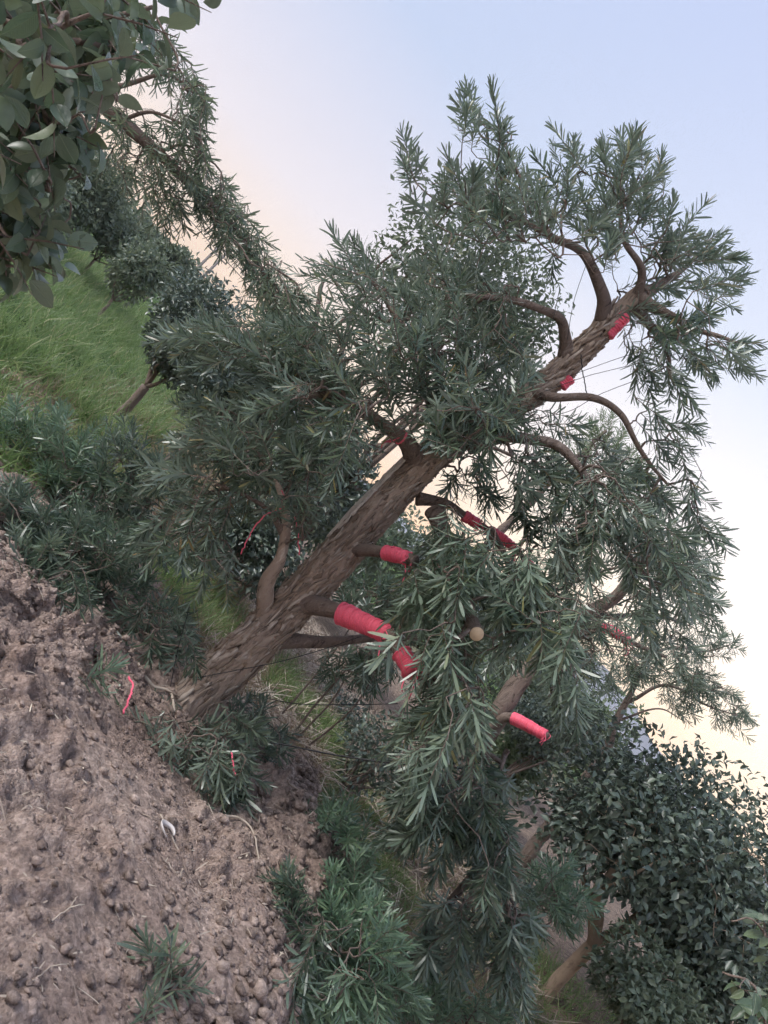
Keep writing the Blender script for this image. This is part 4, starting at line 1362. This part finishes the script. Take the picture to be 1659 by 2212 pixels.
near_camellia('nearer camellia shrub with shiny leaves at the bottom right edge', nb,
              [([nb, (2.5, 2.6, .5), (2.4, 2.65, 1.0), (2.25, 2.7, 1.45), (2.2, 2.75, 1.8)], .02, .007), ([(2.4, 2.65, 1.0), P(1640, 2150, 2.55), P(1560, 2100, 2.6)], .009, .003), ([(2.3, 2.68, 1.3), P(1640, 2000, 2.7), P(1580, 1990, 2.7)], .009, .003)], sp_, .070, .45, CAM_DARK)

#@@GROUNDCOVER
# ------------------------------------------------------------------ grass and litter (nobody could count it)
def grass(name, label, xs, ys, n, h, mat, cond=None, lean=.45, wid=.006, clump=.5):
    x = rng.uniform(xs[0], xs[1], n * 2)
    y = rng.uniform(ys[0], ys[1], n * 2)
    k = vnoise(np.stack([x * 2.2, y * 2.2, x * 0 + 4], -1)) > rng.uniform(-1, 1, n * 2) * clump - .15
    if cond is not None:
        k &= cond(x, y)
    x, y = x[k][:n], y[k][:n]
    m_ = len(x)
    z = terrain(x, y) - .01
    t = unit(np.stack([rng.normal(0, lean, m_), rng.normal(0, lean, m_), np.full(m_, 1.0)], -1))
    nn = rng.normal(0, 1, (m_, 3))
    L = h * rng.uniform(.5, 1.3, m_) * (1 + .35 * vnoise(np.stack([x * 1.3, y * 1.3, x * 0], -1)))
    fr = dict(pos=np.stack([x, y, z], -1), t=t, n=nn, len=L, wid=np.full(m_, wid) * rng.uniform(.7, 1.4, m_))
    v, tt = leaf_array(fr, BLADE)
    return tag(link(name, mesh_tris(name, v, tt), mat), label, 'grass', kind='stuff')


fieldc = lambda x, y: (x < -2.35 - .22 * (y - 8) + .3 * vnoise(np.stack([x, y, x * 0], -1)))
grass('field_grass', 'bright green wispy grass on the terrace at left', (-13, -2.0), (7.2, 26), 60000, .34, GRASS, fieldc, .5, .011, .6)
grass('dry_grass', 'dry straw coloured grass along the edge of the green terrace', (-5.6, -1.2), (6.6, 14), 15000, .16, GRASS_DRY, lambda x, y: (x > -3.5 - .22 * (y - 8)) & (x < -1.4 - .16 * (y - 8)), .9, .008, 1)
stripc = lambda x, y: (x > edge_x(y) + .18) & (x < edge_x(y) + .75 + .2 * np.sin(y * 2))
grass('bank_grass', 'green grass strip along the foot of the soil bank', (1.0, 2.2), (3.6, 7.2), 9000, .15, GRASS, stripc, .7, .006, .8)
grass('bank_grass', 'mossy green grass band behind the bank crest, right of the trunk foot', (.3, 2.2), (5.0, 7.2), 12000, .20, GRASS, lambda x, y: np.abs(y - (6.5 - .45 * (x - .5))) < .42 + .15 * np.sin(x * 7), .7, .006, .8)
grass('dry_grass', 'dry brown grass beyond the grass strip on the slope', (.6, 3.0), (4.5, 9.0), 9000, .16, GRASS_DRY, lambda x, y: x > edge_x(y) + .45, 1.0, .006, 1)
grass('bank_grass', 'small patch of green grass behind the trunk foot', (-.95, -.1), (5.4, 7.0), 2600, .18, GRASS, None, .7, .007, .8)
grass('weeds', 'leafy green weeds between the low podocarpus and the grass terrace', (-5.5, -1.7), (4.6, 8.2), 9000, .20, GRASS, None, .9, .012, .9)
grass('dry_grass', 'pale dry grass behind the lower trunk', (-.7, 1.0), (5.0, 7.5), 4200, .15, GRASS_DRY, None, 1.0, .006, 1)
grass('bank_grass', 'weedy green grass under the camellia tree', (1.6, 4.8), (3.6, 6.8), 7000, .16, GRASS, None, .8, .006, 1)

# hillside scrub far left reads as one mass
n = 9000
hh = rng.uniform(-640, -170, n)
dd = 46 * (1 - .35 * (1 - rng.uniform(.45, 1.0, n)))
top = np.interp(hh, [-950, -640, -480, -400, -320, -240, -120, 40], [70, 64, 46, 34, 28, 22, 4, -6])
u_ = 1 - (1 - dd / 46) / .35
zz = -2 + (EYE[2] + top / FPX * 46 + 2) * u_ ** 1.3
lump = vnoise(np.stack([hh * .05, dd * .5, hh * 0], -1))
fr = dict(pos=np.stack([hh / FPX * 46, dd, zz + rng.uniform(-.2, .75, n) * (1 + lump)], -1), t=unit(rng.normal(0, 1, (n, 3)) + [0, 0, .5]), n=unit(rng.normal(0, 1, (n, 3)) + [0, -.5, .6]), len=rng.uniform(.25, .6, n), wid=rng.uniform(.2, .4, n))
v, tt = leaf_array(fr, DIAM)
tag(link('hillside_scrub', mesh_tris('hillside_scrub', v, tt), BUSH), 'scrub covering the far left hillside as one mass', 'scrub', kind='stuff')

# ------------------------------------------------------------------ clods: the biggest as pieces of the ground, crumbs as one part
def clod_mesh(seed, sub=2):
    bm = bmesh.new()
    g = np.random.default_rng(int(seed) * 13 + sub)
    for q in unit(g.normal(0, 1, (9 + 7 * sub, 3))) * g.uniform(.72, 1.05, (9 + 7 * sub, 1)):
        bm.verts.new(q)
    h_ = bmesh.ops.convex_hull(bm, input=bm.verts)
    for q in [q for q in bm.verts if not q.link_faces]:
        bm.verts.remove(q)
    bm.verts.index_update()
    v = np.array([q.co[:] for q in bm.verts])
    k = 1 + .30 * vnoise(v * 1.3 + seed * 7.7) + .22 * vnoise(v * 2.9 + seed * 3.1)
    v = v * k[:, None] * np.array([1, .8, .62])
    f = np.array([[q.index for q in p.verts] for p in bm.faces])
    bm.free()
    return v, f


CL = [clod_mesh(k) for k in range(8)]
n = 10000
x = rng.uniform(-2.2, 1.25, n * 3)
y = rng.uniform(1.5, 5.2, n * 3)
dens = .30 + .9 * np.exp(-((x + .95) / .65) ** 2 - ((y - 3.5) / .9) ** 2) + .5 * np.exp(-((x - .8) / .3) ** 2) + .35 * np.clip(vnoise(np.stack([x * 2, y * 2, x * 0 + 8], -1)), 0, 1)
k = (rng.random(n * 3) < dens) & (x < edge_x(y) + .2)
x, y = x[k][:n], y[k][:n]
n = len(x)
size = .0062 * (rng.pareto(2.2, n) + .8)
heap = np.exp(-((x + .95) / .6) ** 2 - ((y - 3.5) / .8) ** 2)
edgy = np.exp(-((x - edge_x(y)) / .16) ** 2)
size = np.clip(size * (1 + .9 * heap + 1.3 * edgy), .004, .028 + .022 * edgy)
z = terrain(x, y) + size * .25
px, py = project(np.stack([x, y, z], -1))
inview = (px > 0) & (px < 768) & (py > 0) & (py < 1024)
rank = np.argsort(-np.where(inview, size / y, 0))
big = set(rank[:300].tolist())
CM = []
for v_, f_ in CL:
    me = mesh_tris('clod', v_, f_)
    me.materials.append(CLOD)
    CM.append(me)
mb = MB()
small = clod_mesh(3, 1)
smalls = [clod_mesh(q, 1) for q in range(5)]
for q in range(n):
    rz = random.uniform(0, 6.28)
    s_ = size[q]
    if q in big:
        o = bpy.data.objects.new('clod', CM[q % 8])
        o.parent = ground
        o.location = (x[q], y[q], z[q])
        o.rotation_euler = (random.uniform(-.5, .5), random.uniform(-.5, .5), rz)
        o.scale = (s_, s_, s_)
        col.objects.link(o)
    else:
        v_, f_ = smalls[q % 5]
        c_, s2 = math.cos(rz), math.sin(rz)
        vv = v_ * s_
        vv = np.stack([vv[:, 0] * c_ - vv[:, 1] * s2, vv[:, 0] * s2 + vv[:, 1] * c_, vv[:, 2]], -1)
        mb.add(vv + [x[q], y[q], z[q]], f_)
link('crumbs', mb.mesh('crumbs'), CLOD, ground)['kind'] = 'stuff'

# straw, dead leaves and twig bits strewn over the soil
n = 3400
x = rng.uniform(-2.0, 1.2, n * 2)
y = rng.uniform(1.6, 5.0, n * 2)
k = (x < edge_x(y)) & (vnoise(np.stack([x * 1.7, y * 1.7, x * 0 + 2], -1)) > rng.uniform(-1, 1, n * 2) * .9)
x, y = x[k][:n], y[k][:n]
n = len(x)
z = terrain(x, y) + rng.uniform(.008, .022, n)
a = rng.uniform(0, 6.28, n)
L = rng.uniform(.015, .06, n) * rng.choice([.5, .8, 1, 2.2], n)
fr = dict(pos=np.stack([x, y, z], -1), t=unit(np.stack([np.cos(a), np.sin(a), rng.normal(.03, .14, n)], -1)), n=unit(np.stack([rng.normal(0, .3, n), rng.normal(0, .3, n), np.ones(n)], -1)), len=L, wid=rng.uniform(.002, .006, n))
v, tt = leaf_array(fr, STRAPS)
tag(link('straw_litter', mesh_tris('straw_litter', v, tt), STRAW), 'pale straw and dead leaf bits strewn over the brown soil', 'litter', kind='stuff')
n = 11000
x = rng.uniform(-.3, 3.4, n)
y = rng.uniform(4.9, 9.8, n)
z = terrain(x, y) + rng.uniform(0, .06, n)
a = rng.uniform(0, 6.28, n)
fr = dict(pos=np.stack([x, y, z], -1), t=unit(np.stack([np.cos(a), np.sin(a), rng.normal(.25, .4, n)], -1)), n=unit(rng.normal(0, .5, (n, 3)) + [0, 0, 1]), len=rng.uniform(.08, .34, n), wid=rng.uniform(.004, .010, n))
v, tt = leaf_array(fr, STRAPS)
tag(link('brush_litter', mesh_tris('brush_litter', v, tt), STRAW), 'dry brush and dead stems on the slope behind the bank', 'litter', kind='stuff')

#@@DETAILS
# ------------------------------------------------------------------ twigs lying on the soil, shell, strings, wires, poles
TWIGS = [
    ('long dry twig below the pale shell', [(470, 1770), (500, 1790), (530, 1820), (560, 1860)], .006),
    ('dry twig lying left of the pale shell', [(345, 1760), (375, 1810), (400, 1860), (385, 1920)], .004),
    ('forked dry twig on the soil in the middle', [(560, 1850), (600, 1900), (625, 1960)], .005),
    ('grey root leading from the trunk foot to the left', [(290, 1440), (330, 1480), (360, 1500), (375, 1540)], .011),
    ('short stick at the left of the shell', [(258, 1745), (300, 1770), (330, 1790)], .004),
    ('thin pale stick near the lower left edge', [(90, 2010), (130, 1980), (150, 1950)], .003),
    ('thin pale stick at the bottom left corner', [(60, 2130), (100, 2095), (140, 2060)], .003),
    ('broken stick on the bank crest above the grass', [(610, 1700), (640, 1720), (680, 1760)], .005),
    ('short pale stick standing at the back of the soil', [(175, 1330), (180, 1290), (185, 1250)], .005),
]
for lab, pts, r in TWIGS:
    pp = np.array([on_ground(a_, b_, r * .9) for a_, b_ in pts])
    mb = MB()
    path = catmull(pp, 18) + rng.normal(0, .0015, (18, 3))
    tube(mb, path, np.linspace(r, r * .5, 18), 7)
    side = path[9] + (path[12] - path[9]) * 1.2 + np.array([.03, 0, .015])
    tube(mb, np.array([path[9], (path[9] + side) / 2 + [0, 0, .004], side]), [r * .5, r * .4, r * .25], 5)
    tag(mb.build('dry_twig', STRAW, None), lab, 'twig', 'dry twigs on the soil')

# pale curled rind lying on the soil
c = on_ground(355, 1800, .012)
mb = MB()
n = 20
th = np.linspace(.3, 5.2, n)
vv = []
for q in range(n):
    wv = .016 * math.sin(math.pi * (q + .6) / (n + .2)) + .004
    rx_, ry_ = .030, .020
    p = c + np.array([math.cos(th[q]) * rx_, math.sin(th[q]) * ry_ * 1.4, .004 * math.sin(th[q] * 2)])
    o_ = np.array([math.cos(th[q]), math.sin(th[q]), 0])
    vv += [p, p + o_ * wv * .5 + [0, 0, wv], p + o_ * (wv * .5 + .003) + [0, 0, wv * .95], p + o_ * .004]
t = []
for q in range(n - 1):
    a = 4 * q
    for e_ in range(4):
        b_, c2 = a + e_, a + (e_ + 1) % 4
        t += [(b_, c2, c2 + 4), (b_, c2 + 4, b_ + 4)]
t += [(0, 2, 1), (0, 3, 2), (4 * n - 4, 4 * n - 3, 4 * n - 2), (4 * n - 4, 4 * n - 2, 4 * n - 1)]
mb.add(vv, t)
tag(mb.build('fruit_rind', PALE, None, smooth=True), 'pale curled rind lying open on the brown soil', 'rind')

# bigger loose stones on the soil
for lab, px, py, s_ in [('flat grey stone near the bottom edge of the soil', 280, 2120, .040), ('pale block of soil near the bottom edge sprigs', 548, 2150, .045), ('split block of earth on the bank crest', 575, 1700, .07), ('upright slab of earth at the bank crest', 545, 1640, .055), ('rounded lump of earth on the bank edge below the cracks', 600, 2020, .05)]:
    p = on_ground(px, py, s_ * .25)
    v_, f_ = clod_mesh(int(px), 3)
    v_ = v_ + .07 * np.stack([vnoise(v_ * 6 + k) for k in range(3)], -1)
    o = link('stone', mesh_tris('stone', v_ * s_, f_), CLOD)
    o.location = p
    o.rotation_euler = (random.uniform(-.4, .4), random.uniform(-.4, .4), random.uniform(0, 6))
    tag(o, lab, 'stone')


def string(name, label, cat, pts, r, mat, n=30, jitter=.002):
    path = catmull(np.array(pts), n)
    path = path + rng.normal(0, jitter, path.shape)
    mb = MB()
    tube(mb, path, r, 6)
    return tag(mb.build(name, mat, None), label, cat)


string('red_string', 'red string hanging from the lower left limb towards the left', 'string', [P(614, 1095, 3.92), P(575, 1112, 3.85), P(545, 1145, 3.82), P(520, 1195, 3.82)], .0032, TWINE)
string('red_string', 'red string hanging from the lower left limb to the trunk', 'string', [P(608, 1060, 3.95), P(628, 1090, 3.92), P(640, 1130, 3.92), P(648, 1200, 3.95)], .0030, TWINE)
string('red_string', 'short red string on the soil left of the trunk foot', 'string', [on_ground(262, 1480, .05), on_ground(262, 1510, .06), on_ground(256, 1552, .05)], .005, TWINE)
string('red_string', 'short red string among the cut sprays right of the trunk foot', 'string', [P(500, 1625, 3.5), P(503, 1650, 3.48), P(508, 1675, 3.46)], .0035, TWINE)

string('black_wire', 'black guy wire running right from the trunk foot', 'wire', [P(480, 1588, 3.9), P(600, 1606, 3.85), P(720, 1630, 3.8), P(860, 1650, 3.75), P(1000, 1660, 3.7)], .0042, WIRE, 40, .0003)
string('black_wire', 'thin black wire tied round the lower trunk', 'wire', [P(420, 1465, 3.95), P(500, 1450, 3.94), P(600, 1430, 3.95), P(690, 1405, 4.0), P(780, 1375, 4.1)], .0022, WIRE, 40, .0003)
string('black_wire', 'dark wire crossing the litter slope', 'wire', [P(540, 1500, 4.6), P(640, 1520, 4.6), P(760, 1522, 4.6), P(860, 1520, 4.6)], .0025, WIRE, 30, .0003)
string('black_wire', 'thin upright wire left of the trunk foot', 'wire', [P(365, 1500, 4.0), P(385, 1400, 4.0), P(410, 1310, 4.0)], .0022, WIRE, 30, .0003)
string('black_wire', 'uppermost of three thin wires right of the upper trunk', 'wire', [P(1230, 812, 4.1), P(1330, 776, 4.1), P(1420, 748, 4.1), P(1480, 725, 4.1)], .0017, WIRE, 30, .0003)
string('black_wire', 'middle of three thin wires right of the upper trunk', 'wire', [P(1165, 850, 4.1), P(1260, 815, 4.1), P(1350, 792, 4.1), P(1460, 765, 4.1)], .0017, WIRE, 30, .0003)
string('black_wire', 'lowest of three thin wires right of the upper trunk', 'wire', [P(1150, 905, 4.1), P(1230, 888, 4.1), P(1300, 850, 4.1), P(1400, 812, 4.1)], .0017, WIRE, 30, .0003)
kw = string('knotted_wire', 'short knotted wire hanging from the upper trunk to the bare branch', 'wire', [P(1255, 765, 4.06), P(1258, 800, 4.05), P(1264, 830, 4.05), P(1268, 858, 4.05)], .003, WIRE, 30, .0015)
string('black_wire', 'thin wire falling from the crown left of the trunk', 'wire', [P(1210, 620, 4.0), P(1195, 690, 4.0), P(1180, 760, 4.0)], .0015, WIRE, 20, .0003)
string('black_wire', 'thin wire crossing the sky gap beside the curved crown limb', 'wire', [P(1270, 560, 4.0), P(1240, 650, 4.0), P(1225, 735, 4.1)], .0015, WIRE, 20, .0003)

# utility poles on the ridge
for k, (x0, y0, x1, y1, lab) in enumerate([(415, 592, 476, 528, 'left one of the two utility poles on the ridge'), (428, 608, 492, 545, 'right one of the two utility poles on the ridge')]):
    a_ = P(x0, y0, 58)
    b_ = P(x1, y1, 58)
    a_[0] = b_[0] = (a_[0] + b_[0]) / 2
    a_[2] -= 3.0
    t = thing('utility_pole', lab, 'pole', a_, 'utility poles on the ridge')
    mb = MB()
    tube(mb, np.array([a_, (a_ + b_) / 2, b_]), [.15, .12, .09], 10)
    mb.build('post', POLE, t)
    for dz in (.45, 1.0):
        c_ = b_ - np.array([0, 0, dz - .25])
        mb = MB()
        tube(mb, np.array([c_ - [.62, .1, 0], c_ + [.62, -.1, 0]]), .055, 6)
        arm = mb.build('crossarm', POLE, t)
        for e_ in (-.55, 0, .55):
            mb = MB()
            tube(mb, np.array([c_ + [e_, -.05, .03], c_ + [e_, -.05, .14], c_ + [e_, -.05, .24]]), [.05, .07, .04], 8)
            o = link('insulator', mb.mesh('insulator', a_), POLE, arm)
for k, (dy, nm) in enumerate([(-14, 'upper left'), (0, 'middle'), (16, 'lower')]):
    string('power_line', ('uppermost', 'middle', 'lowest')[k] + ' overhead power line strung along the ridge poles', 'wire',
           [P(300, 370 + dy, 75), P(390, 440 + dy, 62), P(478, 536 + dy, 58), P(560, 625 + dy, 62), P(640, 715 + dy, 75)], .028, WIRE, 60, 0)

# ------------------------------------------------------------------ evening haze in the valley air
def haze_box(x0, x1, y0, y1, z0, z1, dens):
    v = [(x, y, z) for z in (z0, z1) for y in (y0, y1) for x in (x0, x1)]
    f = [(0, 2, 3, 1), (4, 5, 7, 6), (0, 1, 5, 4), (2, 6, 7, 3), (0, 4, 6, 2), (1, 3, 7, 5)]
    me = bpy.data.meshes.new('haze')
    me.from_pydata(v, [], f)
    me.update()
    mt = bpy.data.materials.new('haze')
    mt.use_nodes = True
    n = mt.node_tree
    n.nodes.clear()
    o = n.nodes.new('ShaderNodeOutputMaterial')
    pv = n.nodes.new('ShaderNodeVolumePrincipled')
    pv.inputs['Color'].default_value = (.90, .92, .97, 1)
    pv.inputs['Density'].default_value = dens
    n.links.new(pv.outputs[0], o.inputs['Volume'])
    tag(link('haze', me, mt), 'thin evening haze over the valley', 'haze', kind='stuff')


haze_box(-1000, 1000, -400, 960, -20, 62, .0007)
